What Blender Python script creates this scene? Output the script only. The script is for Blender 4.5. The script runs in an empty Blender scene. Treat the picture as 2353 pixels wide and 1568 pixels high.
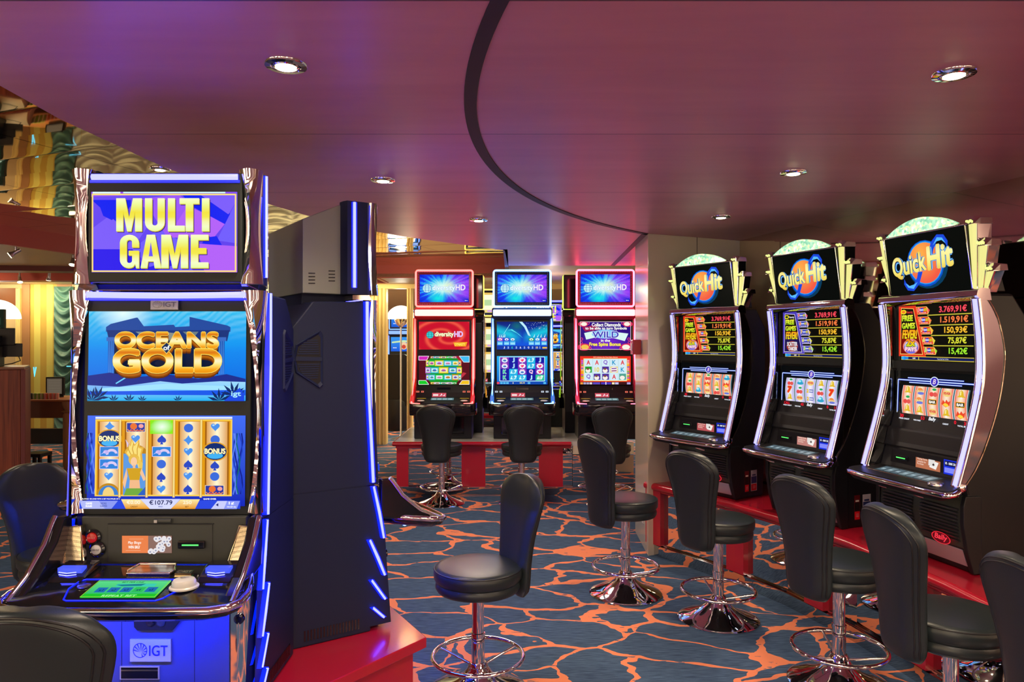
import bpy, bmesh, math, random
from mathutils import Vector, Matrix

# ------------------------------------------------------------------ camera, world, exposure
SC = bpy.context.scene
COL = SC.collection
F, CX, CY, HC = 1660.0, 1176.5, 784.0, 1.65
cam_d = bpy.data.cameras.new('camera')
cam_d.sensor_width = 36.0
cam_d.lens = F / 2353.0 * 36.0
cam_d.clip_start = 0.02
cam = bpy.data.objects.new('camera', cam_d)
COL.objects.link(cam)
cam.location = (0, 0, HC)
cam.rotation_euler = (math.radians(90), 0, 0)
SC.camera = cam

w = bpy.data.worlds.new('world')
SC.world = w
w.use_nodes = True
bg = w.node_tree.nodes['Background']
bg.inputs[1].default_value = 1.18
# noise standing in for the unseen hall: bright warm patches added for fill and reflections
_n = w.node_tree.nodes
_tc = _n.new('ShaderNodeTexCoord')
_mp = _n.new('ShaderNodeMapping')
_mp.inputs['Scale'].default_value = (4.2, 4.2, 2.6)
_no = _n.new('ShaderNodeTexNoise')
_no.inputs['Scale'].default_value = 1.5
_no.inputs['Detail'].default_value = 1.0
_rp = _n.new('ShaderNodeValToRGB')
_stops = [(0.0, (0.07, 0.03, 0.03)), (0.45, (0.22, 0.09, 0.08)), (0.505, (0.75, 0.42, 0.36)), (0.55, (3.6, 2.6, 1.7)), (0.64, (8.0, 6.6, 4.4))]
while len(_rp.color_ramp.elements) < len(_stops):
    _rp.color_ramp.elements.new(0.5)
for _e, (_p, _c) in zip(_rp.color_ramp.elements, _stops):
    _e.position = _p
    _e.color = (*_c, 1)
_l = w.node_tree.links
_l.new(_tc.outputs['Generated'], _mp.inputs[0])
_l.new(_mp.outputs[0], _no.inputs['Vector'])
_l.new(_no.outputs[0], _rp.inputs[0])
_l.new(_rp.outputs[0], bg.inputs[0])

SC.view_settings.view_transform = 'Standard'
SC.view_settings.look = 'None'
SC.view_settings.exposure = 0.0
SC.view_settings.gamma = 1.0
SC.view_settings.use_curve_mapping = False
SC.cycles.max_bounces = 7
SC.cycles.diffuse_bounces = 3
SC.cycles.glossy_bounces = 5
SC.cycles.transmission_bounces = 4
SC.cycles.caustics_reflective = False
SC.cycles.caustics_refractive = False
SC.cycles.sample_clamp_indirect = 4.0
SC.cycles.use_denoising = True


def lamp(name, kind, loc, energy, color, **kw):
    d = bpy.data.lights.new(name, kind)
    d.energy = energy
    d.color = color
    o = bpy.data.objects.new(name, d)
    COL.objects.link(o)
    o.location = loc
    for k, v in kw.items():
        if k == 'rot':
            o.rotation_euler = v
        else:
            setattr(d, k, v)
    return o


ZC = 2.475          # main ceiling height
ZM = 2.73           # raised mirror tray


def px(x, y, Y):
    return ((x - CX) * Y / F, Y, HC - (y - CY) * Y / F)


def on_z(x, y, z):
    Y = F * (HC - z) / (y - CY)
    return ((x - CX) * Y / F, Y, z)


WARM = (1.0, 0.80, 0.55)
# soft fill lamps without fixtures, added under the ceiling
for X, Y, e in ((0.3, 0.2, 40), (-3.4, 1.2, 50), (-0.3, 6.6, 30), (1.9, 1.0, 20)):
    lamp('fill_light', 'AREA', (X, Y, 2.44), e, (1.0, 0.84, 0.66), shape='DISK', size=0.6)

# ------------------------------------------------------------------ materials
MAT = {}


def lin(h):
    if isinstance(h, str):
        h = h.lstrip('#')
        c = [int(h[i:i + 2], 16) / 255 for i in (0, 2, 4)]
    else:
        c = [v / 255 for v in h[:3]]
    return tuple(v / 12.92 if v <= 0.04045 else ((v + 0.055) / 1.055) ** 2.4 for v in c)


def mat(name, col=(0.5, 0.5, 0.5), rough=0.5, metal=0.0, emit=None, es=0.0, spec=0.5, coat=0.0):
    m = bpy.data.materials.new(name)
    m.use_nodes = True
    if emit:
        col = tuple(0.06 * k for k in col)
    b = m.node_tree.nodes['Principled BSDF']
    b.inputs['Base Color'].default_value = (*col, 1)
    b.inputs['Roughness'].default_value = rough
    b.inputs['Metallic'].default_value = metal
    b.inputs['Specular IOR Level'].default_value = spec
    if coat:
        b.inputs['Coat Weight'].default_value = coat
        b.inputs['Coat Roughness'].default_value = 0.08
    if emit:
        b.inputs['Emission Color'].default_value = (*emit, 1)
        b.inputs['Emission Strength'].default_value = es
    MAT[name] = m
    return m


def nd(m, t, **kw):
    n = m.node_tree.nodes.new(t)
    for k, v in kw.items():
        if k in n.inputs:
            n.inputs[k].default_value = v
        else:
            setattr(n, k, v)
    return n


def lk(m, a, b):
    m.node_tree.links.new(a, b)


def bsdf(m):
    return m.node_tree.nodes['Principled BSDF']


def bump(m, scale, strength, dist=0.01, stretch=(1, 1, 1), detail=4.0):
    tc = nd(m, 'ShaderNodeTexCoord')
    mp = nd(m, 'ShaderNodeMapping')
    mp.inputs['Scale'].default_value = stretch
    no = nd(m, 'ShaderNodeTexNoise', Scale=scale, Detail=detail)
    bp = nd(m, 'ShaderNodeBump', Strength=strength, Distance=dist)
    lk(m, tc.outputs['Object'], mp.inputs[0])
    lk(m, mp.outputs[0], no.inputs['Vector'])
    lk(m, no.outputs[0], bp.inputs['Height'])
    lk(m, bp.outputs[0], bsdf(m).inputs['Normal'])
    return no


def ramp(m, src, stops):
    r = nd(m, 'ShaderNodeValToRGB')
    e = r.color_ramp.elements
    while len(e) < len(stops):
        e.new(0.5)
    for i, (p, c) in enumerate(stops):
        e[i].position = p
        e[i].color = (*c, 1)
    lk(m, src, r.inputs[0])
    return r


mat('black', (0.010, 0.010, 0.013), 0.40, spec=0.3)
mat('black_gloss', (0.008, 0.008, 0.011), 0.10, coat=0.4)
mat('navy_panel', (0.014, 0.020, 0.048), 0.48, spec=0.25)
mat('charcoal', (0.050, 0.053, 0.042), 0.45, spec=0.3)
mat('beige_metal', (0.30, 0.32, 0.26), 0.45, 0.2)
mat('dark_bezel', (0.015, 0.018, 0.018), 0.40, spec=0.2)
mat('chrome', (0.86, 0.86, 0.88), 0.05, 1.0)
mat('brass_chrome', (0.90, 0.80, 0.58), 0.10, 1.0)
mat('steel', (0.55, 0.55, 0.56), 0.28, 1.0)
mat('silver_plate', (0.62, 0.62, 0.68), 0.35, 0.6)
mat('satin_blue_lit', (0.055, 0.075, 0.30), 0.35, 0.1)  # blue of the under-deck light put into the belly's base colour
mat('rib', (0.06, 0.06, 0.07), 0.22, 0.6)
mat('red_laminate', (0.50, 0.010, 0.030), 0.22, coat=0.3)
mat('red_paint', (0.52, 0.085, 0.06), 0.45)
mat('dark_red', (0.16, 0.025, 0.022), 0.5)
mat('cream_lac', (0.70, 0.61, 0.44), 0.20, coat=0.5)
mat('beige_paint', (0.62, 0.46, 0.26), 0.5)
mat('tan_wood', (0.40, 0.20, 0.09), 0.45)
mat('pilaster', (0.82, 0.62, 0.26), 0.5)
mat('white_glass', (0.9, 0.9, 0.85), 0.3, emit=(1.0, 0.97, 0.78), es=2.4)
mat('white_plastic', (0.75, 0.74, 0.68), 0.3)
mat('red_plastic', (0.6, 0.01, 0.02), 0.3, emit=(0.8, 0.01, 0.01), es=0.5)
mat('green_lamp', (0, 0.1, 0), 0.3, emit=(0.1, 1.0, 0.15), es=1.6)
mat('lens_glow', (0.8, 0.8, 0.4), 0.3, emit=(0.92, 0.88, 0.30), es=0.95)
mat('lens_edge', (0.6, 0.6, 0.1), 0.3, emit=(0.75, 0.95, 0.10), es=1.5)
mat('led_bulb', (1, 1, 1), 0.3, emit=(0.075, 0.105, 0.022), es=15.0)
mat('led_blue', (1, 1, 1), 0.3, emit=(0.036, 0.040, 1.0), es=17.0)
mat('led_bar', (1, 1, 1), 0.3, emit=(0.024, 0.025, 1.0), es=27.0)
mat('led_deep', (0.2, 0.3, 1), 0.3, emit=(0.0, 0.006, 1.0), es=3.5)
mat('led_lilac', (1, 1, 1), 0.3, emit=(0.24, 0.24, 1.0), es=2.8)
mat('led_white', (1, 1, 1), 0.3, emit=(0.8, 0.85, 1.0), es=5)
mat('slot_blue', (0.1, 0.1, 0.8), 0.3, emit=(0.05, 0.09, 1.0), es=1.2)
mat('bulb', (1, 1, 1), 0.3, emit=(1.0, 0.90, 0.50), es=16.0)
mat('bulb_soft', (1, 1, 1), 0.3, emit=(1.0, 0.85, 0.5), es=6.0)
mat('wood_brown', (0.20, 0.07, 0.03), 0.35)
mat('orange_wood', (0.42, 0.13, 0.04), 0.35)
mat('smoke_lens', (0.03, 0.03, 0.035), 0.05)
m = mat('leather', (0.017, 0.025, 0.027), 0.36, spec=0.45)
bump(m, 260, 0.12, 0.002)
m = mat('piping', (0.010, 0.011, 0.012), 0.45)

# artwork of lit screens and of printed plates: both read the mesh's own colours
m = mat('screen_art', (0.004, 0.004, 0.004), 0.15, spec=0.03)
a = nd(m, 'ShaderNodeVertexColor', layer_name='Col')
lk(m, a.outputs[0], bsdf(m).inputs['Emission Color'])
bsdf(m).inputs['Emission Strength'].default_value = 1.05
m = mat('print_art', (0.5, 0.5, 0.5), 0.35)
a = nd(m, 'ShaderNodeVertexColor', layer_name='Col')
lk(m, a.outputs[0], bsdf(m).inputs['Base Color'])

# perforated chrome grille
m = mat('grille', (0.75, 0.70, 0.55), 0.18, 1.0)
tc = nd(m, 'ShaderNodeTexCoord')
vo = nd(m, 'ShaderNodeTexVoronoi', Scale=250.0, Randomness=0.0)
lk(m, tc.outputs['Object'], vo.inputs['Vector'])
r = ramp(m, vo.outputs['Distance'], [(0.26, (0.01, 0.01, 0.01)), (0.36, (0.55, 0.50, 0.40))])
lk(m, r.outputs[0], bsdf(m).inputs['Base Color'])

# carpet: blue ground with torn orange veins
m = mat('carpet', (0.05, 0.09, 0.16), 0.95, spec=0.1)
tc = nd(m, 'ShaderNodeTexCoord')
mp = nd(m, 'ShaderNodeMapping')
mp.inputs['Scale'].default_value = (1.0, 1.55, 1.0)
mp.inputs['Rotation'].default_value = (0, 0, 0.25)
lk(m, tc.outputs['Object'], mp.inputs[0])
n1 = nd(m, 'ShaderNodeTexNoise', Scale=1.7, Detail=3.0)
lk(m, mp.outputs[0], n1.inputs['Vector'])
ad = nd(m, 'ShaderNodeVectorMath', operation='MULTIPLY_ADD')
lk(m, n1.outputs[1], ad.inputs[0])
ad.inputs[1].default_value = (0.55, 0.55, 0)
lk(m, mp.outputs[0], ad.inputs[2])
n2 = nd(m, 'ShaderNodeTexNoise', Scale=16.0, Detail=4.0)
lk(m, mp.outputs[0], n2.inputs['Vector'])
ad2 = nd(m, 'ShaderNodeVectorMath', operation='MULTIPLY_ADD')
lk(m, n2.outputs[1], ad2.inputs[0])
ad2.inputs[1].default_value = (0.024, 0.024, 0)
lk(m, ad.outputs[0], ad2.inputs[2])
v1 = nd(m, 'ShaderNodeTexVoronoi', feature='DISTANCE_TO_EDGE', Scale=1.95, Randomness=1.0)
lk(m, ad2.outputs[0], v1.inputs['Vector'])
n3 = nd(m, 'ShaderNodeTexNoise', Scale=2.6, Detail=2.0)
lk(m, mp.outputs[0], n3.inputs['Vector'])
wr = nd(m, 'ShaderNodeMapRange')
wr.inputs[1].default_value, wr.inputs[2].default_value = 0.36, 0.66
wr.inputs[3].default_value, wr.inputs[4].default_value = 0.012, 0.066
lk(m, n3.outputs[0], wr.inputs[0])
lt = nd(m, 'ShaderNodeMath', operation='LESS_THAN')
lk(m, v1.outputs['Distance'], lt.inputs[0])
lk(m, wr.outputs[0], lt.inputs[1])
# torn slits inside the broad veins
mp2 = nd(m, 'ShaderNodeMapping')
mp2.inputs['Scale'].default_value = (6, 22, 1)
mp2.inputs['Rotation'].default_value = (0, 0, 0.5)
lk(m, tc.outputs['Object'], mp2.inputs[0])
n4 = nd(m, 'ShaderNodeTexNoise', Scale=1.6, Detail=2.0)
lk(m, mp2.outputs[0], n4.inputs['Vector'])
gt = nd(m, 'ShaderNodeMath', operation='LESS_THAN')
gt.inputs[1].default_value = 0.66
lk(m, n4.outputs[0], gt.inputs[0])
ml = nd(m, 'ShaderNodeMath', operation='MULTIPLY')
lk(m, lt.outputs[0], ml.inputs[0])
lk(m, gt.outputs[0], ml.inputs[1])
mp3 = nd(m, 'ShaderNodeMapping')
mp3.inputs['Scale'].default_value = (6, 60, 1)
lk(m, tc.outputs['Object'], mp3.inputs[0])
n5 = nd(m, 'ShaderNodeTexNoise', Scale=2.0, Detail=5.0)
lk(m, mp3.outputs[0], n5.inputs['Vector'])
rb = ramp(m, n5.outputs[0], [(0.30, lin((54, 74, 102))), (0.70, lin((88, 112, 144)))])
mx = nd(m, 'ShaderNodeMixRGB')
mx.inputs[2].default_value = (*lin((246, 146, 108)), 1)
lk(m, ml.outputs[0], mx.inputs[0])
lk(m, rb.outputs[0], mx.inputs[1])
lk(m, mx.outputs[0], bsdf(m).inputs['Base Color'])
n6 = nd(m, 'ShaderNodeTexNoise', Scale=420.0, Detail=2.0)
bp = nd(m, 'ShaderNodeBump', Strength=0.5, Distance=0.004)
lk(m, tc.outputs['Object'], n6.inputs['Vector'])
lk(m, n6.outputs[0], bp.inputs['Height'])
lk(m, bp.outputs[0], bsdf(m).inputs['Normal'])

# lacquered burgundy ceiling panels: faint wood figure and thin joints
m = mat('ceiling_lacquer', (0.42, 0.17, 0.19), 0.38, spec=0.35)
tc = nd(m, 'ShaderNodeTexCoord')
mp = nd(m, 'ShaderNodeMapping')
mp.inputs['Scale'].default_value = (0.35, 2.6, 1)
lk(m, tc.outputs['Object'], mp.inputs[0])
no = nd(m, 'ShaderNodeTexNoise', Scale=2.2, Detail=7.0, Roughness=0.6)
lk(m, mp.outputs[0], no.inputs['Vector'])
r1 = ramp(m, no.outputs[0], [(0.25, (0.62, 0.235, 0.29)), (0.75, (0.74, 0.31, 0.355))])
sx = nd(m, 'ShaderNodeSeparateXYZ')
lk(m, tc.outputs['Object'], sx.inputs[0])


def joint(coord, period, phase, width):
    a1 = nd(m, 'ShaderNodeMath', operation='ADD')
    a1.inputs[1].default_value = phase
    lk(m, coord, a1.inputs[0])
    f1 = nd(m, 'ShaderNodeMath', operation='PINGPONG')
    f1.inputs[1].default_value = period / 2
    lk(m, a1.outputs[0], f1.inputs[0])
    l1 = nd(m, 'ShaderNodeMath', operation='LESS_THAN')
    l1.inputs[1].default_value = width
    lk(m, f1.outputs[0], l1.inputs[0])
    return l1


ja = joint(sx.outputs[1], 1.13, -2.88, 0.0025)
mx = nd(m, 'ShaderNodeMixRGB')
mx.inputs[2].default_value = (0.05, 0.015, 0.02, 1)
lk(m, ja.outputs[0], mx.inputs[0])
lk(m, r1.outputs[0], mx.inputs[1])
lk(m, mx.outputs[0], bsdf(m).inputs['Base Color'])

# mirror foil of the raised ceiling
m = mat('mirror_foil', (0.88, 0.69, 0.43), 0.03, 1.0)
tc = nd(m, 'ShaderNodeTexCoord')
no = nd(m, 'ShaderNodeTexNoise', Scale=1.6, Detail=1.0)
lk(m, tc.outputs['Object'], no.inputs['Vector'])
mp = nd(m, 'ShaderNodeMapping')
mp.inputs['Rotation'].default_value = (0, 0, 0.35)
lk(m, tc.outputs['Object'], mp.inputs[0])
sy = nd(m, 'ShaderNodeSeparateXYZ')
lk(m, mp.outputs[0], sy.inputs[0])
bu = nd(m, 'ShaderNodeMath', operation='ADD')
bu.inputs[1].default_value = 0.1
lk(m, sy.outputs[1], bu.inputs[0])
pg = nd(m, 'ShaderNodeMath', operation='PINGPONG')
pg.inputs[1].default_value = 0.31
lk(m, bu.outputs[0], pg.inputs[0])
sn = nd(m, 'ShaderNodeMath', operation='POWER')
sn.inputs[1].default_value = 0.5
lk(m, pg.outputs[0], sn.inputs[0])
mm = nd(m, 'ShaderNodeMath', operation='MULTIPLY_ADD')
mm.inputs[1].default_value = 0.9
lk(m, no.outputs[0], mm.inputs[0])
lk(m, sn.outputs[0], mm.inputs[2])
bp = nd(m, 'ShaderNodeBump', Strength=0.16, Distance=0.03)
lk(m, mm.outputs[0], bp.inputs['Height'])
lk(m, bp.outputs[0], bsdf(m).inputs['Normal'])
sx = nd(m, 'ShaderNodeSeparateXYZ')
mp = nd(m, 'ShaderNodeMapping')
mp.inputs['Rotation'].default_value = (0, 0, 0.35)
lk(m, tc.outputs['Object'], mp.inputs[0])
lk(m, mp.outputs[0], sx.inputs[0])
ja = joint(sx.outputs[0], 1.2, 0.2, 0.006)
jb = joint(sx.outputs[1], 0.62, 0.1, 0.006)
mxx = nd(m, 'ShaderNodeMath', operation='MAXIMUM')
lk(m, ja.outputs[0], mxx.inputs[0])
lk(m, jb.outputs[0], mxx.inputs[1])
mx = nd(m, 'ShaderNodeMixRGB')
mx.inputs[1].default_value = (0.88, 0.69, 0.43, 1)
mx.inputs[2].default_value = (0.16, 0.07, 0.03, 1)
lk(m, mxx.outputs[0], mx.inputs[0])
lk(m, mx.outputs[0], bsdf(m).inputs['Base Color'])

mat('mirror', (0.62, 0.60, 0.58), 0.02, 1.0)
mat('bronze_mirror', (0.80, 0.68, 0.60), 0.04, 1.0)

m = mat('marble', (0.5, 0.5, 0.48), 0.18)
no = bump(m, 3.0, 0.0)
r = ramp(m, no.outputs[0], [(0.35, (0.42, 0.40, 0.36)), (0.65, (0.66, 0.64, 0.60))])
lk(m, r.outputs[0], bsdf(m).inputs['Base Color'])

m = mat('mahogany', (0.22, 0.04, 0.02), 0.35, spec=0.3)
no = bump(m, 7.0, 0.0, stretch=(9, 9, 0.25))
r = ramp(m, no.outputs[0], [(0.3, (0.11, 0.016, 0.008)), (0.7, (0.33, 0.075, 0.03))])
lk(m, r.outputs[0], bsdf(m).inputs['Base Color'])

m = mat('stripe_paper', (0.8, 0.7, 0.2), 0.6)
tc = nd(m, 'ShaderNodeTexCoord')
sx = nd(m, 'ShaderNodeSeparateXYZ')
lk(m, tc.outputs['Object'], sx.inputs[0])
js = joint(sx.outputs[0], 0.20, 0.02, 0.05)
mx = nd(m, 'ShaderNodeMixRGB')
mx.inputs[1].default_value = (*lin((206, 172, 78)), 1)
mx.inputs[2].default_value = (*lin((224, 212, 112)), 1)
lk(m, js.outputs[0], mx.inputs[0])
lk(m, mx.outputs[0], bsdf(m).inputs['Base Color'])

mat('teal_cloth', (0.10, 0.24, 0.22), 0.38)
mat('pale_cloth', (0.62, 0.66, 0.58), 0.38)

m = mat('crystal', (0.4, 0.8, 0.5), 0.15)
tc = nd(m, 'ShaderNodeTexCoord')
vo = nd(m, 'ShaderNodeTexVoronoi', Scale=75.0)
lk(m, tc.outputs['Object'], vo.inputs['Vector'])
hs = nd(m, 'ShaderNodeSeparateColor')
lk(m, vo.outputs['Color'], hs.inputs[0])
r = ramp(m, hs.outputs[0], [(0.0, (0.10, 0.42, 0.28)), (0.45, (0.42, 0.75, 0.50)), (0.8, (0.75, 0.95, 0.35)), (1.0, (1, 1, 0.85))])
lk(m, r.outputs[0], bsdf(m).inputs['Emission Color'])
bsdf(m).inputs['Emission Strength'].default_value = 1.25


# ------------------------------------------------------------------ mesh builder
class MB:
    def __init__(s):
        s.v, s.f, s.mi, s.c, s.mats = [], [], [], {}, []

    def m(s, name):
        if name not in s.mats:
            s.mats.append(name)
        return s.mats.index(name)

    def add(s, vs, fs, mt):
        b = len(s.v)
        s.v += [tuple(p) for p in vs]
        i = s.m(mt)
        for f in fs:
            s.f.append([b + k for k in f])
            s.mi.append(i)
        return b

    def box(s, x0, x1, y0, y1, z0, z1, mt):
        vs = [(x, y, z) for z in (z0, z1) for x, y in ((x0, y0), (x1, y0), (x1, y1), (x0, y1))]
        s.add(vs, [(3, 2, 1, 0), (4, 5, 6, 7), (0, 1, 5, 4), (1, 2, 6, 5), (2, 3, 7, 6), (3, 0, 4, 7)], mt)

    def prism(s, pts, fn, a0, a1, mt):
        """pts: 2d outline; fn(u, v, a) gives the 3d point; extruded from a0 to a1."""
        n = len(pts)
        vs = [fn(u, v, a0) for u, v in pts] + [fn(u, v, a1) for u, v in pts]
        fs = [tuple(range(n)), tuple(range(2 * n - 1, n - 1, -1))]
        fs += [(i, i + n, (i + 1) % n + n, (i + 1) % n) for i in range(n)]
        s.add(vs, fs, mt)

    def side(s, pts, x0, x1, mt):          # outline in (y, z)
        s.prism(pts, lambda u, v, a: (a, u, v), x0, x1, mt)

    def slab(s, pts, z0, z1, mt):          # outline in (x, y)
        s.prism(pts, lambda u, v, a: (u, v, a), z0, z1, mt)

    def front(s, pts, y0, y1, mt):         # outline in (x, z)
        s.prism(pts, lambda u, v, a: (u, a, v), y0, y1, mt)

    def loft(s, rings, mt, caps=True, closed=True):
        n = len(rings[0])
        vs = [p for r in rings for p in r]
        fs = []
        for k in range(len(rings) - 1):
            for i in range(n if closed else n - 1):
                j = (i + 1) % n
                fs.append((k * n + i, k * n + j, (k + 1) * n + j, (k + 1) * n + i))
        if caps:
            fs.append(tuple(range(n - 1, -1, -1)))
            fs.append(tuple(range((len(rings) - 1) * n, len(rings) * n)))
        s.add(vs, fs, mt)

    def tube(s, pts, r, mt, n=8, loop=False):
        P = [Vector(p) for p in pts]
        rings = []
        for i, p in enumerate(P):
            a = P[i - 1] if (i or loop) else p
            b = P[(i + 1) % len(P)] if (i < len(P) - 1 or loop) else p
            t = (b - a).normalized()
            up = Vector((0, 0, 1)) if abs(t.z) < 0.9 else Vector((0, 1, 0))
            u = t.cross(up).normalized()
            q = u.cross(t)
            rr = r[i] if isinstance(r, (list, tuple)) else r
            rings.append([p + rr * (math.cos(2 * math.pi * k / n) * u + math.sin(2 * math.pi * k / n) * q) for k in range(n)])
        if loop:
            rings.append(rings[0])
        s.loft(rings, mt, caps=not loop)

    def lathe(s, prof, mt, c=(0, 0, 0), n=28, ax='z'):
        rings = []
        for r, h in prof:
            ring = []
            for k in range(n):
                a = 2 * math.pi * k / n
                x, y = r * math.cos(a), r * math.sin(a)
                p = (x, y, h) if ax == 'z' else ((x, h, y) if ax == 'y' else (h, x, y))
                ring.append((c[0] + p[0], c[1] + p[1], c[2] + p[2]))
            rings.append(ring)
        s.loft(rings, mt)

    def build(s, name, parent=None, smooth=None, bev=0.0, sub=0, fix=True):
        me = bpy.data.meshes.new(name)
        me.from_pydata(s.v, [], s.f)
        for k in s.mats:
            me.materials.append(MAT[k])
        me.polygons.foreach_set('material_index', s.mi)
        if s.c:
            at = me.color_attributes.new('Col', 'FLOAT_COLOR', 'POINT')
            buf = [1.0] * (4 * len(s.v))
            for k, c in s.c.items():
                buf[4 * k:4 * k + 3] = c
            at.data.foreach_set('color', buf)
        elif fix:
            bm = bmesh.new()
            bm.from_mesh(me)
            bmesh.ops.recalc_face_normals(bm, faces=bm.faces)
            bm.to_mesh(me)
            bm.free()
        if smooth:
            me.polygons.foreach_set('use_smooth', [True] * len(me.polygons))
            if smooth < 180:
                me.set_sharp_from_angle(angle=math.radians(smooth))
        me.update()
        o = bpy.data.objects.new(name, me)
        COL.objects.link(o)
        if parent:
            o.parent = parent
        if bev:
            b = o.modifiers.new('bevel', 'BEVEL')
            b.width = bev
            b.segments = 2
            b.limit_method = 'ANGLE'
            b.angle_limit = math.radians(35)
        if sub:
            d = o.modifiers.new('subdivision', 'SUBSURF')
            d.levels = d.render_levels = sub
        return o


def thing(name, label, cat, loc=(0, 0, 0), rz=0.0, group=None):
    o = bpy.data.objects.new(name, None)
    COL.objects.link(o)
    o.location = loc
    o.rotation_euler = (0, 0, rz)
    o.empty_display_size = 0.1
    return tag(o, label, cat, group)


def tag(o, label, cat, group=None, kind=None):
    o['label'] = label
    o['category'] = cat
    if group:
        o['group'] = group
    if kind:
        o['kind'] = kind
    return o


def struct(o):
    o['kind'] = 'structure'
    return o


def dup(o, parent=None):
    c = o.copy()
    COL.objects.link(c)
    if parent:
        c.parent = parent
    for ch in list(o.children):
        dup(ch, c)
    return c


def copy_thing(o, loc, rz, label, group=None):
    c = dup(o)
    c.location = loc
    c.rotation_euler = (0, 0, rz)
    c['label'] = label
    if group:
        c['group'] = group
    return c


def box(name, parent, x0, x1, y0, y1, z0, z1, mt, bev=0.0):
    b = MB()
    b.box(x0, x1, y0, y1, z0, z1, mt)
    return b.build(name, parent, bev=bev)


# ------------------------------------------------------------------ flat artwork
GLYPH = {}


def glyphs(body, off=0.0, spacing=1.0, shear=0.0):
    key = (body, off, spacing, shear)
    if key in GLYPH:
        return GLYPH[key]
    cu = bpy.data.curves.new('text', 'FONT')
    cu.body = body
    cu.offset = off
    cu.space_character = spacing
    cu.shear = shear
    cu.resolution_u = 5
    cu.fill_mode = 'FRONT'
    o = bpy.data.objects.new('text', cu)
    COL.objects.link(o)
    dg = bpy.context.evaluated_depsgraph_get()
    me = bpy.data.meshes.new_from_object(o.evaluated_get(dg))
    vs = [(v.co.x, v.co.y) for v in me.vertices]
    fs = [tuple(p.vertices) for p in me.polygons]
    bpy.data.objects.remove(o)
    bpy.data.curves.remove(cu)
    bpy.data.meshes.remove(me)
    xs = [p[0] for p in vs] or [0, 1]
    ys = [p[1] for p in vs] or [0, 1]
    GLYPH[key] = (vs, fs, (min(xs), max(xs), min(ys), max(ys)))
    return GLYPH[key]


def banded(vs, fs, y0, y1, n):
    """cut flat faces at n-1 levels so that a vertical gradient can follow them"""
    bm = bmesh.new()
    bv = [bm.verts.new((p[0], p[1], 0)) for p in vs]
    for f in fs:
        try:
            bm.faces.new([bv[i] for i in f])
        except ValueError:
            pass
    for b in range(1, n):
        bmesh.ops.bisect_plane(bm, geom=bm.verts[:] + bm.edges[:] + bm.faces[:], plane_co=(0, y0 + (y1 - y0) * b / n, 0), plane_no=(0, 1, 0))
    bm.verts.index_update()
    vs = [(v.co.x, v.co.y) for v in bm.verts]
    fs = [tuple(v.index for v in f.verts) for f in bm.faces]
    bm.free()
    return vs, fs


def mixc(a, b, t):
    t = max(0.0, min(1.0, t))
    return tuple(x + (y - x) * t for x, y in zip(a, b))


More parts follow.
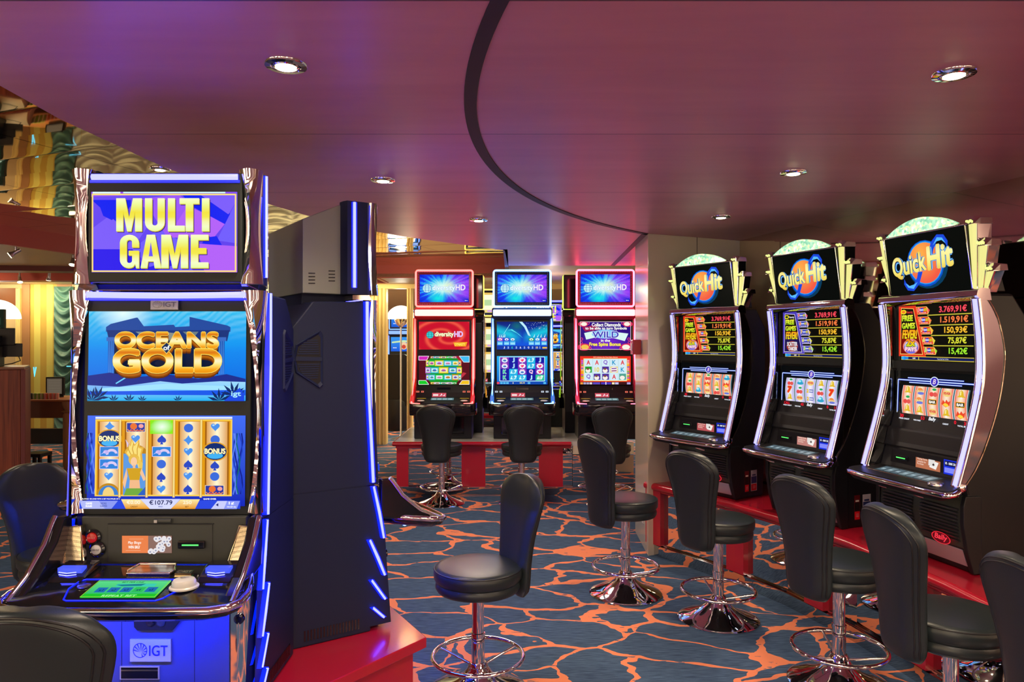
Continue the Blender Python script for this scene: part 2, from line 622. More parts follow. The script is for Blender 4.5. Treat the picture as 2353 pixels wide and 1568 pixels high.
class Cv:
    """flat artwork: a list of coloured polygons, later ones lie a hair in front of earlier ones"""

    def __init__(s):
        s.q = []

    def _col(s, c):
        if callable(c):
            return c
        k = lin(c)
        return lambda x, y: k

    def mesh(s, vs, fs, c):
        s.q.append((vs, fs, s._col(c)))

    def poly(s, pts, c):
        s.mesh(pts, [tuple(range(len(pts)))], c)

    def rect(s, x0, y0, x1, y1, c):
        s.poly([(x0, y0), (x1, y0), (x1, y1), (x0, y1)], c)

    def grid(s, x0, y0, x1, y1, nx, ny, fn):
        vs = [(x0 + (x1 - x0) * i / nx, y0 + (y1 - y0) * j / ny) for j in range(ny + 1) for i in range(nx + 1)]
        fs = [(j * (nx + 1) + i, j * (nx + 1) + i + 1, (j + 1) * (nx + 1) + i + 1, (j + 1) * (nx + 1) + i) for j in range(ny) for i in range(nx)]
        s.q.append((vs, fs, fn))

    def ell(s, x, y, rx, ry, c, n=22, a0=0, a1=360):
        pts = [(x + rx * math.cos(math.radians(a0 + (a1 - a0) * k / n)), y + ry * math.sin(math.radians(a0 + (a1 - a0) * k / n))) for k in range(n + (0 if a1 - a0 == 360 else 1))]
        s.poly(pts, c)

    def disc(s, x, y, rx, ry, fn, n=32, m=6):
        vs, fs = [(x, y)], []
        for j in range(1, m + 1):
            for k in range(n):
                a = 2 * math.pi * k / n
                vs.append((x + rx * j / m * math.cos(a), y + ry * j / m * math.sin(a)))
        for k in range(n):
            fs.append((0, 1 + k, 1 + (k + 1) % n))
            for j in range(1, m):
                b = 1 + (j - 1) * n
                fs.append((b + k, b + n + k, b + n + (k + 1) % n, b + (k + 1) % n))
        s.q.append((vs, fs, fn))

    def ring(s, x, y, rx, ry, w, c, n=28, a0=0, a1=360):
        vs, fs = [], []
        for k in range(n + 1):
            a = math.radians(a0 + (a1 - a0) * k / n)
            vs += [(x + rx * math.cos(a), y + ry * math.sin(a)), (x + (rx - w) * math.cos(a), y + (ry - w) * math.sin(a))]
            if k:
                fs.append((2 * k - 2, 2 * k, 2 * k + 1, 2 * k - 1))
        s.mesh(vs, fs, c)

    def line(s, pts, w, c):
        for (x0, y0), (x1, y1) in zip(pts, pts[1:]):
            d = math.hypot(x1 - x0, y1 - y0) or 1
            nx, ny = -(y1 - y0) / d * w / 2, (x1 - x0) / d * w / 2
            s.poly([(x0 - nx, y0 - ny), (x1 - nx, y1 - ny), (x1 + nx, y1 + ny), (x0 + nx, y0 + ny)], c)

    def frame(s, x0, y0, x1, y1, w, c):
        s.mesh([(x0, y0), (x1, y0), (x1, y1), (x0, y1), (x0 + w, y0 + w), (x1 - w, y0 + w), (x1 - w, y1 - w), (x0 + w, y1 - w)],
               [(0, 1, 5, 4), (1, 2, 6, 5), (2, 3, 7, 6), (3, 0, 4, 7)], c)

    def text(s, body, x0, y0, x1, y1, c, off=0.02, shear=0.0, rot=0.0, bands=0, edge=None, ew=0.05, keep=False):
        """glyphs of body filled into the box x0..x1, y0..y1 (keep: keep their natural width, centred)"""
        base = glyphs(body, 0.0, 1.0, shear)[2]
        base = (base[0] - off, base[1] + off, base[2] - off, base[3] + off)
        bw, bh = base[1] - base[0], base[3] - base[2]
        ky = (y1 - y0) / bh
        kx = min((x1 - x0) / bw, ky) if keep else (x1 - x0) / bw
        mx_, my_ = (x0 + x1) / 2, (y0 + y1) / 2
        cb, sb = math.cos(rot), math.sin(rot)

        def place(off_, col):
            vs, fs, _ = glyphs(body, 0.0, 1.0, shear)
            if bands and off_ == off:
                vs, fs = banded(vs, fs, base[2], base[3], bands)
            n = 1 if off_ < 0.006 else (4 if off_ < 0.03 else 8)
            out, fo = [], []
            for q in range(n):
                ox, oy = (0, 0) if n == 1 else (off_ * math.cos(2 * math.pi * (q + .5) / n), off_ * math.sin(2 * math.pi * (q + .5) / n))
                b = len(out)
                for p in vs:
                    X = (p[0] + ox * min(1, ky / kx) - (base[0] + base[1]) / 2) * kx
                    Y = (p[1] + oy * min(1, kx / ky) - (base[2] + base[3]) / 2) * ky
                    out.append((mx_ + X * cb - Y * sb, my_ + X * sb + Y * cb))
                fo += [tuple(k + b for k in f) for f in fs]
            s.mesh(out, fo, col)
        if edge:
            place(off + ew, edge)
        place(off, c)

    def put(s, mb, o, ux, uy, mt='screen_art', step=0.00018):
        """o: 3d point of the artwork's (0,0); ux, uy: 3d vectors of one unit"""
        o, ux, uy = Vector(o), Vector(ux), Vector(uy)
        n = ux.cross(uy).normalized()
        for k, (vs, fs, cf) in enumerate(s.q):
            b = mb.add([o + ux * p[0] + uy * p[1] + n * (step * (k + 1)) for p in vs], fs, mt)
            for i, p in enumerate(vs):
                mb.c[b + i] = cf(*p)


def vgrad(y0, y1, *cols):
    cs = [lin(c) for c in cols]

    def f(x, y):
        t = max(0.0, min(0.9999, (y - y0) / (y1 - y0))) * (len(cs) - 1)
        i = int(t)
        return mixc(cs[i], cs[i + 1], t - i)
    return f


def panel(cv, name, parent, W, H, o, ux, uy, back=0.006, mt='screen_art', frame_mt='dark_bezel'):
    """a screen or plate: thin housing plus its artwork; artwork units are W x H over the vectors ux, uy"""
    b = MB()
    O, X, Y = Vector(o), Vector(ux), Vector(uy)
    n = X.cross(Y).normalized()
    q = [O, O + X, O + X + Y, O + Y]
    b.add([p - n * 0.0 for p in q] + [p - n * back for p in q],
          [(0, 1, 2, 3), (7, 6, 5, 4), (0, 4, 5, 1), (1, 5, 6, 2), (2, 6, 7, 3), (3, 7, 4, 0)], frame_mt)
    for i in range(8):
        b.c[i] = (0.02, 0.02, 0.02)
    cv.put(b, O, X / W, Y / H, mt)
    return b.build(name, parent)

# ------------------------------------------------------------------ setting: floor, ceilings, walls
b = MB()
b.box(-12, 6, -5, 24, -0.1, 0.0, 'carpet')
struct(b.build('floor'))

edge = [on_z(x, y, ZC)[:2] for x, y in ((0, 197), (140, 275), (260, 330), (345, 370), (430, 405), (520, 438), (610, 467), (700, 494),
                                       (780, 515), (855, 531), (930, 544), (1000, 554), (1080, 565), (1160, 576))]
b = MB()
b.slab([(-1.62, -5)] + edge + [(-0.045, 7.9), (6, 7.9), (6, -5)], ZC, ZC + 0.22, 'ceiling_lacquer')
struct(b.build('ceiling'))

# shade of the ceiling gap put into a dark strip: a circle, then straight back
mat('groove', (.02, .006, .008), .55)
gc, gr, gw = (3.85, 2.72), 4.0, 0.022
b = MB()
outer, inner = [], []
for k in range(97):
    a = math.radians(232 - 97.5 * k / 96)
    for lst, rr in ((outer, gr + gw), (inner, gr - gw)):
        lst.append((gc[0] + rr * math.cos(a), gc[1] + rr * math.sin(a)))
rings = [[(*inner[i], ZC - 0.004), (*outer[i], ZC - 0.004), (*outer[i], ZC), (*inner[i], ZC)] for i in range(97)]
b.loft(rings, 'groove')
b.loft([[(x - 0.022, y, ZC - 0.004), (x + 0.022, y, ZC - 0.004), (x + 0.022, y, ZC), (x - 0.022, y, ZC)] for x, y in ((1.02, 5.53), (1.10, 7.9))], 'groove')
struct(b.build('trim_1'))

b = MB()
b.slab([(-11, -5), (-0.04, -5), (-0.04, 10.2), (-1.96, 10.3), (-1.96, 11.2), (-3.55, 11.2), (-4.5, 7.5), (-4.72, 6.66), (-11, 6.0)], ZM, ZM + 0.05, 'mirror_foil')
struct(b.build('ceiling_mirror'))

ZS = 2.56
b = MB()
b.slab([(-0.04, 7.9), (6, 7.9), (6, 11.75), (-2.0, 11.75), (-1.96, 10.3), (-0.04, 10.2)], ZS, ZS + 0.05, 'beige_paint')
b.slab([(-11, 6.02), (-4.72, 6.68), (-4.5, 7.52), (-3.55, 11.22), (-2.0, 11.22), (-2.0, 11.75), (-11, 11.75)], ZS, ZS + 0.05, 'beige_paint')
struct(b.build('ceiling_soffit'))
b = MB()
b.slab([(-5, 11.75), (6, 11.75), (6, 24), (-5, 24)], 2.62, 2.67, 'mirror_foil')
struct(b.build('ceiling_far'))


def strip(pts, z0, z1, th, mt, b):
    """upright band that follows a line on the plan"""
    for (x0, y0), (x1, y1) in zip(pts, pts[1:]):
        d = math.hypot(x1 - x0, y1 - y0)
        nx, ny = -(y1 - y0) / d * th, (x1 - x0) / d * th
        b.slab([(x0, y0), (x1, y1), (x1 + nx, y1 + ny), (x0 + nx, y0 + ny)], z0, z1, mt)


b = MB()
strip([(-11, 6.0), (-4.72, 6.66), (-4.5, 7.5), (-3.55, 11.2), (-1.96, 11.2), (-1.96, 10.3), (-0.04, 10.2)], ZS - 0.012, ZM, 0.05, 'red_paint', b)
struct(b.build('trim_2'))
b = MB()
strip([(-0.04, 6.5), (-0.04, 10.2)], ZC, ZM, 0.04, 'dark_red', b)
struct(b.build('trim_3'))
b = MB()
b.box(-11, -3.0, 9.5, 9.75, 2.445, ZS, 'red_paint')
struct(b.build('trim_4'))
b = MB()
b.slab([(-11, 8.1), (-4.6, 8.9), (-4.6, 9.1), (-11, 8.7)], 2.50, ZS, 'dark_red')
struct(b.build('trim_5'))

YB = 11.6


def wx(p, Y=YB):
    return (p - CX) * Y / F


b = MB()
b.box(-11, wx(843), YB, YB + 0.1, 0, ZS, 'beige_paint')
b.box(-11, wx(42), YB - .006, YB, 2.12, 2.5, 'wood_brown')
b.box(-11, wx(42), YB - .012, YB, 2.02, 2.12, 'tan_wood')
b.box(wx(70), wx(131), YB - 0.006, YB, 0.25, ZS, 'stripe_paper')
b.box(wx(131), wx(165), YB - 0.006, YB, 0.25, ZS, 'tan_wood')
b.box(wx(52), wx(70), YB - 0.02, YB, 0, ZS, 'tan_wood')
b.box(wx(843), wx(853), YB - 0.05, YB + 0.1, 0, ZS, 'tan_wood')
struct(b.build('wall_back'))
b = MB()
b.box(-11, wx(850), YB - 0.02, YB - 0.001, 0, 0.24, 'black')
struct(b.build('baseboard_back'))
b = MB()
b.box(wx(850), 3.2, YB - 0.05, YB + 0.1, 2.49, ZS, 'pilaster')
struct(b.build('trim_6'))
b = MB()
b.box(-5, 6, 21.5, 21.6, 0, 2.62, 'beige_paint')
struct(b.build('wall_far'))
b = MB()
b.box(-11.1, -11, -1, 11.7, 0, ZM, 'beige_paint')
struct(b.build('wall_left'))
b = MB()
b.box(3.9, 4.0, 6.5, 21.5, 0, 2.62, 'cream_lac')
struct(b.build('wall_hall'))


def fluted(x0, x1, n, name):
    b = MB()
    b.box(x0, x1, YB - 0.06, YB + 0.1, 0, 2.49, 'pilaster')
    wd = (x1 - x0) / n
    for k in range(n):
        c = x0 + wd * (k + 0.5)
        pts = [(c + wd * 0.46 * math.cos(math.pi * i / 8), YB - 0.06 - wd * 0.55 * math.sin(math.pi * i / 8)) for i in range(9)]
        b.slab(pts, 0, 2.49, 'pilaster')
    return struct(b.build(name, smooth=40))


fluted(wx(853), wx(889), 4, 'pilaster')
fluted(wx(936), wx(948), 2, 'pilaster')
fluted(wx(42), wx(52), 3, 'pilaster')


def ruched(name, x0, x1, y, z0, z1, cols, mt, label):
    """gathered curtain: swags hang between upright gathering tapes"""
    nx, nz = int((x1 - x0) * 44) + 10, 150
    vs, fs = [], []
    for j in range(nz + 1):
        z = z0 + (z1 - z0) * j / nz
        for i in range(nx + 1):
            u = i / nx * cols
            q = u - math.floor(u)
            sag = 4 * q * (1 - q)
            ph = (z + 0.16 * sag) * 2 * math.pi / 0.17 + 1.7 * math.floor(u)
            fine = math.sin(z * 190 + 9 * u) * 0.006 * max(0, 1 - sag * 2.2)
            dy = 0.035 * sag ** 0.6 * math.sin(ph) + 0.012 * sag * math.sin(2.3 * ph + 3 * q) + fine
            vs.append((x0 + (x1 - x0) * i / nx, y - 0.05 - dy, z))
    for j in range(nz):
        for i in range(nx):
            a = j * (nx + 1) + i
            fs.append((a, a + 1, a + nx + 2, a + nx + 1))
    b = MB()
    b.add(vs, fs, mt)
    o = b.build(name, smooth=180)
    return tag(o, label, 'curtain')


ruched('ruched_curtain', wx(131), wx(176), YB - 0.03, 0.26, 2.52, 1, 'teal_cloth', 'dark teal ruched curtain hanging beside the yellow striped wallpaper')
ruched('ruched_curtain', wx(178), wx(842), YB - 0.02, 0.26, 2.55, 8, 'pale_cloth', 'wide pale grey ruched curtain behind the blue-lit machines')

# pillar of cream lacquer panels at the end of the right row
b = MB()
pc = [(1.043, 5.54), (1.87, 5.93), (2.25, 6.6), (1.066, 6.25)]
b.slab(pc, 0, ZC, 'cream_lac')
t0 = 0.513
b.slab([(1.043 + 0.827 * t0, 5.538 + 0.39 * t0), (1.043 + 0.827 * t0 + 0.006, 5.538 + 0.39 * t0 + 0.003), (1.043 + 0.827 * t0 + 0.005, 5.56 + 0.39 * t0)], 0.6, ZC, 'black')
struct(b.build('pillar', bev=0.012))
b = MB()
wl = [(1.87, 5.93), (1.984, 5.456), (2.348, 4.361), (2.561, 3.613), (2.70, 2.7), (2.70, 1.7), (2.60, 0.7), (2.4, -0.4)]
strip(wl[::-1], 0, ZC, -0.06, 'bronze_mirror', b)
struct(b.build('wall_right'))

for X, Y, e in ((-1.35, 9.4, 14), (.5, 9.75, 9), (-3.95, 5.0, 14), (-7.0, 9.0, 10)):  # fill points with no fixture, added to brighten soffit and fascia
    lamp('fill_light', 'POINT', (X, Y, 2.2), e, (1.0, 0.80, 0.48), shadow_soft_size=0.12)

# ------------------------------------------------------------------ downlights
def downlight(x, y, z, label, tilt=(0, 0), e=40, r=0.064):
    t = thing('downlight', label, 'ceiling light', (x, y, z), 0, 'recessed ceiling downlights')
    b = MB()
    b.lathe([(r * 0.62, 0.0), (r * 0.62, -0.004), (r * 0.70, -0.009), (r * 0.95, -0.007), (r, -0.002), (r, 0.0)], 'chrome', n=36)
    b.build('trim_ring', t, smooth=50)
    b = MB()
    b.lathe([(r * 0.60, -0.004), (r * 0.60, -0.007), (r * 0.52, -0.010), (r * 0.52, -0.006)], 'brass_chrome', n=28)
    b.build('gimbal_ring', t, smooth=50)
    b = MB()
    b.lathe([(0.001, -0.004), (r * 0.50, -0.004), (r * 0.46, -0.012), (0.001, -0.016)], 'bulb', n=24)
    b.build('bulb', t, smooth=50)
    l = lamp('downlight_lamp', 'SPOT', (x, y, z - 0.03), e, WARM, spot_size=math.radians(120), spot_blend=0.9, shadow_soft_size=0.05)
    return t


DL = [((657, 148), 'large ceiling downlight above the MULTI GAME machine'), ((880, 413), 'ceiling downlight left of the dark curved ceiling line, second from the front'),
      ((1100, 505), 'small ceiling downlight above the back row of machines'), ((2192, 168), 'large ceiling downlight at the upper right of the ceiling'),
      ((1823, 396), 'ceiling downlight above the middle machine of the right row'), ((1657, 498), 'small ceiling downlight near the cream pillar')]
for p, lb in DL:
    c = on_z(p[0], p[1], ZC)
    downlight(c[0], c[1], ZC, lb, e=55)
c = on_z(368, 388, ZM)
downlight(c[0], c[1], ZM, 'ceiling downlight set in the mirrored ceiling', e=40)
c = on_z(668, 620, ZM)
downlight(c[0], c[1], ZM, 'tiny ceiling downlight in the mirrored ceiling between the blue-lit machines', e=30)


def spot_lamp(p, Y, aim, label, top):
    c = px(p[0], p[1], Y)
    t = thing('track_spotlight', label, 'spotlight', c, 0, 'small spotlights under the left ceiling')
    k = .62
    d = Vector(aim).normalized()
    b = MB()
    b.tube([(0, 0, 0), (0, 0, top - c[2])], 0.010, 'steel', 10)
    b.build('stem', t, smooth=50)
    b = MB()
    b.tube([d * -.075 * k, d * -.02 * k, d * .03 * k, d * .045 * k, d * .09 * k], [.026 * k, .03 * k, .032 * k, .038 * k, .055 * k], 'steel', 14)
    b.build('lamp_head', t, smooth=50)
    b = MB()
    b.tube([d * .0905 * k, d * .1 * k], [.05 * k, .044 * k], 'bulb_soft', 14)
    b.build('bulb', t)
    l = lamp('spotlight_lamp', 'SPOT', Vector(c) + d * 0.13, 36, (1.0, 0.84, 0.45), spot_size=math.radians(95), spot_blend=0.8, shadow_soft_size=0.05)
    l.rotation_euler = d.to_track_quat('-Z', 'Y').to_euler()


spot_lamp((36, 580), 6.9, (-0.75, -0.45, -0.6), 'track spotlight at the far left, aimed left, below the red fascia', ZS)
spot_lamp((168, 598), 7.6, (0.05, -0.35, -0.9), 'track spotlight just left of the MULTI GAME machine', ZS)
spot_lamp((45, 640), 9.4, (0.3, -0.3, -0.9), 'lower track spotlight near the striped wallpaper, aimed down', ZS)
spot_lamp((113, 634), 9.3, (-0.25, 0.2, -0.9), 'lower track spotlight above the gaming table', ZS)
# cove lamps along the top of the far wall, as in the yellow band there
for X in (-9.0, -7.5, -5.5, -3.6, -2.4):
    lamp('cove_lamp', 'AREA', (X, YB - 0.42, 2.53), 13, (1.0, 0.80, 0.42), shape='RECTANGLE', size=1.3, size_y=0.12, rot=(math.radians(25), 0, 0))
for X, Y in ((-1.8, 13.5), (-0.2, 12.6), (1.2, 12.4), (-1.8, 18)):  # unseen fill added to brighten the far hall
    lamp('fill_light', 'AREA', (X, Y, 2.55), 90, (1.0, 0.82, 0.5), shape='DISK', size=0.5)

# ------------------------------------------------------------------ bar stool
def back_outline(t):
    """half width, lean and height of the stool back along its height"""
    if t > .80:
        return max(.05, .217 * max(0, 1 - ((t - .80) / .2) ** 2.5) ** (1 / 2.5))
    W = [(0, .108), (.04, .136), (.12, .148), (.3, .152), (.45, .163), (.6, .184), (.72, .206), (.80, .217)]
    for (a, wa), (c, wc) in zip(W, W[1:]):
        if t <= c:
            return wa + (wc - wa) * (t - a) / (c - a)
    return .217


def back_pt(u, t, d):
    """point of the stool back: u across (-1..1), t up (0..1), d outward from the sitter"""
    wd = back_outline(t)
    z = 0.445 + 0.575 * t
    y = -0.205 - 0.075 * t ** 1.5 + 0.035 * u * u * (0.6 + 0.4 * t) + 0.006 * math.sin(t * 3.1)
    return (u * wd, y - d, z)


def make_stool():
    t = thing('bar_stool', 'black leather bar stool', 'bar stool')
    b = MB()
    b.lathe([(0.001, 0.0), (.234, 0.0), (.236, .006), (.225, .014), (.17, .032), (.11, .058), (.07, .088), (.05, .118), (.041, .14), (.036, .145), (.001, .145)], 'chrome', n=56)
    b.build('base', t, smooth=40)
    b = MB()
    b.lathe([(.031, .13), (.031, .27), (.034, .272), (.034, .285), (.028, .287), (.028, .50), (.001, .50)], 'chrome', n=28)
    b.build('pole', t, smooth=40)
    b = MB()
    b.tube([(0.213 * math.cos(2 * math.pi * k / 48), 0.213 * math.sin(2 * math.pi * k / 48), 0.172) for k in range(48)], 0.0105, 'chrome', 10, loop=True)
    f = b.build('footring', t, smooth=60)
    for k in range(3):
        a = math.radians(35 + 120 * k)
        b = MB()
        b.tube([(0.21 * math.cos(a), 0.21 * math.sin(a), 0.170), (0.032 * math.cos(a), 0.032 * math.sin(a), 0.122)], 0.0065, 'chrome', 8)
        b.build('spoke', f, smooth=60)
    b = MB()
    b.lathe([(.045, .108), (.047, .112), (.047, .128), (.042, .132)], 'chrome', n=24)
    b.build('collar', f, smooth=50)
    b = MB()
    b.lathe([(.001, .490), (.170, .490), (.192, .496), (.200, .510), (.199, .528), (.193, .538), (.200, .545), (.207, .555), (.2085, .578), (.207, .595), (.200, .604), (.180, .609), (.10, .613), (.001, .614)], 'leather', n=56)
    s = b.build('seat', t, smooth=50)
    b = MB()
    b.tube([(.2055 * math.cos(2 * math.pi * k / 48), .2055 * math.sin(2 * math.pi * k / 48), .599) for k in range(48)], 0.0028, 'piping', 6, loop=True)
    b.build('piping', s, smooth=60)
    # padded back
    rings = []
    N = 9
    for t_, sh in [(0, .35), (.012, .75), (.03, .93), (.07, 1)] + [(k / 20, 1) for k in range(2, 17)] + [(.84, 1), (.88, 1), (.91, .99), (.94, .96), (.96, .91), (.978, .82), (.991, .66), (1, .40)]:
        th = 0.039 * sh
        ring = []
        for k in range(N):
            u = -1 + 2 * k / (N - 1)
            e = math.sqrt(max(0, 1 - abs(u) ** 5)) * 0.92 + 0.08
            ring.append(back_pt(u * (0.94 if sh == 1 else 0.9), t_, -th * e))
        for k in range(N - 1, -1, -1):
            u = -1 + 2 * k / (N - 1)
            e = math.sqrt(max(0, 1 - abs(u) ** 5)) * 0.92 + 0.08
            ring.append(back_pt(u * (0.94 if sh == 1 else 0.9), t_, th * e))
        rings.append(ring)
    b = MB()
    b.loft(rings, 'leather')
    bk = b.build('backrest', t, smooth=180, sub=1)
    bpy.context.view_layer.update()
    ev = bk.evaluated_get(bpy.context.evaluated_depsgraph_get())
    for ins, dt, r in ((.84, .020, .0040), (.755, .038, .0034)):
        line = [(-ins, .05 + k * (.75 / 20)) for k in range(21)]
        line += [(ins * math.cos(math.pi - math.pi * k / 20), .80 + (.20 - dt) * math.sin(math.pi * k / 20)) for k in range(1, 20)]
        line += [(ins, .80 - k * (.75 / 20)) for k in range(21)]
        path = []
        for u, v in line:
            x = u * .217 if v > .80 else u * back_outline(v)
            p = back_pt(0, v, 0)
            hit, loc, nor, idx = ev.ray_cast(Vector((x, -.7, p[2])), Vector((0, 1, 0)))
            if hit:
                path.append(loc + Vector((0, .0008, 0)))
        b = MB()
        b.tube(path, r, 'piping', 6)
        b.build('piping', bk, smooth=60)
    b = MB()
    b.box(-.03, .03, -.205, -.10, .474, .490, 'black')
    b.build('back_bracket', t)
    return t


stool0 = make_stool()
used = []


def stool(x, y, face, label, group='black leather bar stools', hz=1.0):
    rz = math.atan2(-face[0], face[1])
    if not used:
        used.append(1)
        stool0.location = (x, y, 0)
        stool0.scale = (1, 1, hz)
        stool0.rotation_euler = (0, 0, rz)
        stool0['label'] = label
        stool0['group'] = group
        return stool0
    o = copy_thing(stool0, (x, y, 0), rz, label, group)
    o.scale = (1, 1, hz)
    return o


stool(-.160, 3.40, (-.88, -.47), 'bar stool alone in the middle, its seat turned to the blue-lit machine', hz=.98)
stool(.742, 4.72, (.88, .47), 'bar stool in front of the cream pillar with creased back, side on', hz=1.04)
stool(1.225, 4.29, (.833, .553), 'bar stool facing the far machine of the right row, red post beside it')
stool(1.575, 3.48, (.926, .377), 'bar stool facing the middle machine of the right row')
stool(1.695, 2.79, (.998, .06), 'bar stool facing the nearest machine of the right row, wide seat visible')
stool(1.755, 2.14, (.99, .12), 'bar stool cut off by the right edge of the picture')
stool(-.714, 7.33, (.16, .98), 'bar stool facing the red-lit machine of the back row')
stool(.100, 7.33, (-.06, 1), 'bar stool facing the white and cyan lit machine of the back row')
stool(.985, 7.25, (.05, 1), 'bar stool facing the pink-red machine beside the cream pillar')
stool(-1.15, 1.975, (0.02, 1), 'large bar stool back in the bottom left corner, facing the MULTI GAME machine')
stool(-2.235, 3.62, (.93, -.33), 'bar stool at the left edge behind the MULTI GAME machine, seat towards us')
stool(.62, 9.75, (.1, 1), 'distant bar stool half hidden behind the white and cyan lit machine')

# ------------------------------------------------------------------ artwork of the blue-lit machines
def art_multi():
    c = Cv()
    W, H = 100, 55.5
    c.rect(0, 0, W, H, vgrad(0, H, '5a3ce6', '6a4cf0'))
    P = ['2a18e8', '7a5cf6', '9a58f4', '8f4fee', '1022ee', '6f5cf8', 'b060f4']
    for pts, k in (([(0, 0), (38, 0), (28, 16), (0, 16)], 0), ([(0, 16), (28, 16), (40, 34), (16, 42), (0, 30)], 1), ([(0, 50), (18, 34), (27, 46), (27, 50)], 4),
                   ([(4, 50), (27, 50), (14, 36), (8, 39)], 4), ([(28, 16), (44, 0), (70, 0), (64, 20), (46, 30)], 5), ([(30, 50), (60, 54), (74, 40), (52, 24), (42, 40)], 2),
                   ([(52, 24), (84, 24), (92, 34), (66, 46)], 6), ([(62, 54), (74, 54), (96, 40), (92, 33), (68, 46)], 4), ([(74, 54), (100, 54), (100, 50), (94, 40)], 1),
                   ([(92, 34), (100, 50), (100, 20), (86, 22)], 5), ([(78, 24), (86, 25), (90, 18), (76, 20)], 4), ([(70, 20), (100, 18), (100, 0), (78, 0)], 6),
                   ([(40, 0), (60, 6), (56, 9), (38, 3)], 0), ([(0, 52), (100, 55), (100, 55.5), (0, 55.5)], 3)):
        c.poly(pts, P[k])
    c.rect(1, 54.3, 20, 55.5, 'd8f4ff')
    c.rect(22, 54.5, 92, 55.5, 'c8f0fa')
    c.frame(0.4, 0.2, 99.6, 54.2, 1.1, 'f2c84a')
    c.frame(0.9, 0.7, 99.1, 53.7, 0.35, 'fff2b0')
    def arc(cx_, cy_, rx, ry, a0, a1, n=10):
        return [(cx_ + rx * math.cos(math.radians(a0 + (a1 - a0) * k / n)), cy_ + ry * math.sin(math.radians(a0 + (a1 - a0) * k / n))) for k in range(n + 1)]
    K = {'M': [[(0, 0), (0, 1), (.35, 1), (.5, .40), (.65, 1), (1, 1), (1, 0), (.73, 0), (.73, .60), (.58, 0), (.42, 0), (.27, .60), (.27, 0)]],
         'U': [[(0, 1), (0, .27)] + arc(.5, .27, .5, .27, 180, 360)[1:-1] + [(1, .27), (1, 1), (.64, 1), (.64, .27)] + arc(.5, .25, .14, .075, 360, 180)[1:-1] + [(.36, .27), (.36, 1)]],
         'L': [[(0, 0), (0, 1), (.42, 1), (.42, .17), (1, .17), (1, 0)]],
         'T': [[(0, 1), (1, 1), (1, .83), (.69, .83), (.69, 0), (.31, 0), (.31, .83), (0, .83)]],
         'I': [[(0, 0), (0, 1), (1, 1), (1, 0)]],
         'G': [[(1, .62), (1, .76)] + arc(.5, .76, .5, .24, 0, 180)[1:-1] + [(0, .76), (0, .25)] + arc(.46, .25, .46, .25, 180, 300, 8)[1:] + [(.8, .12), (.84, 0), (1, 0), (1, .52), (.46, .52), (.46, .38), (.64, .38), (.64, .24)] + arc(.5, .22, .14, .07, 0, -180)[1:-1] + [(.36, .25), (.36, .76)] + arc(.5, .78, .14, .07, 180, 0)[1:-1] + [(.64, .62)]],
         'A': [[(0, 0), (.30, 1), (.70, 1), (1, 0), (.68, 0), (.635, .20), (.365, .20), (.32, 0)], [(.40, .35), (.60, .35), (.5, .78)]],
         'E': [[(0, 0), (0, 1), (1, 1), (1, .84), (.42, .84), (.42, .60), (.88, .60), (.88, .43), (.42, .43), (.42, .17), (1, .17), (1, 0)]]}
    rows = (('MULTI', (17.6, 37.3, 53, 61, 76.3), (35.2, 50.8, 64.6, 74.5, 81.4), 28.2, 50.9), ('GAME', (20.2, 34.4, 48.6, 68.8), (33.3, 48.5, 66.9, 80.9), 2.9, 25.8))
    for dx, dy, col in ((.5, -.9, '2a1a8a'), (.2, -.45, 'd8c020'), (0, 0, None)):
        for word, xs, xe, y0, y1 in rows:
            for ch, a, e in zip(word, xs, xe):
                for q, poly in enumerate(K[ch]):
                    pts = [(a + (e - a) * u + dx, y0 + (y1 - y0) * v + dy) for u, v in poly]
                    if q:
                        if col is None:
                            c.poly(pts, '6a54f4')
                    elif col:
                        c.poly(pts, col)
                    else:
                        vs, fs = banded(pts, [tuple(range(len(pts)))], y0, y1, 7)
                        c.mesh(vs, fs, vgrad(y0, y1, 'e4f8a0', 'f4fad0', 'f0e850', 'f0e040', 'e8f890', 'f6fac8'))
    return c, W, H


def leaf(c, x, y, s, n, col, lean=0.0):
    for k in range(n):
        a = math.radians(90 + (k - (n - 1) / 2) * 34 + lean)
        L = s * (1 - 0.25 * abs(k - (n - 1) / 2) / n)
        tx, ty = x + L * math.cos(a), y + L * math.sin(a)
        nx, ny = -math.sin(a) * s * 0.11, math.cos(a) * s * 0.11
        mx_, my_ = x + L * 0.5 * math.cos(a), y + L * 0.5 * math.sin(a)
        c.poly([(max(.3, min(99.7, u)), max(.3, v)) for u, v in ((x, y), (mx_ + nx, my_ + ny), (tx, ty), (mx_ - nx, my_ - ny))], col)


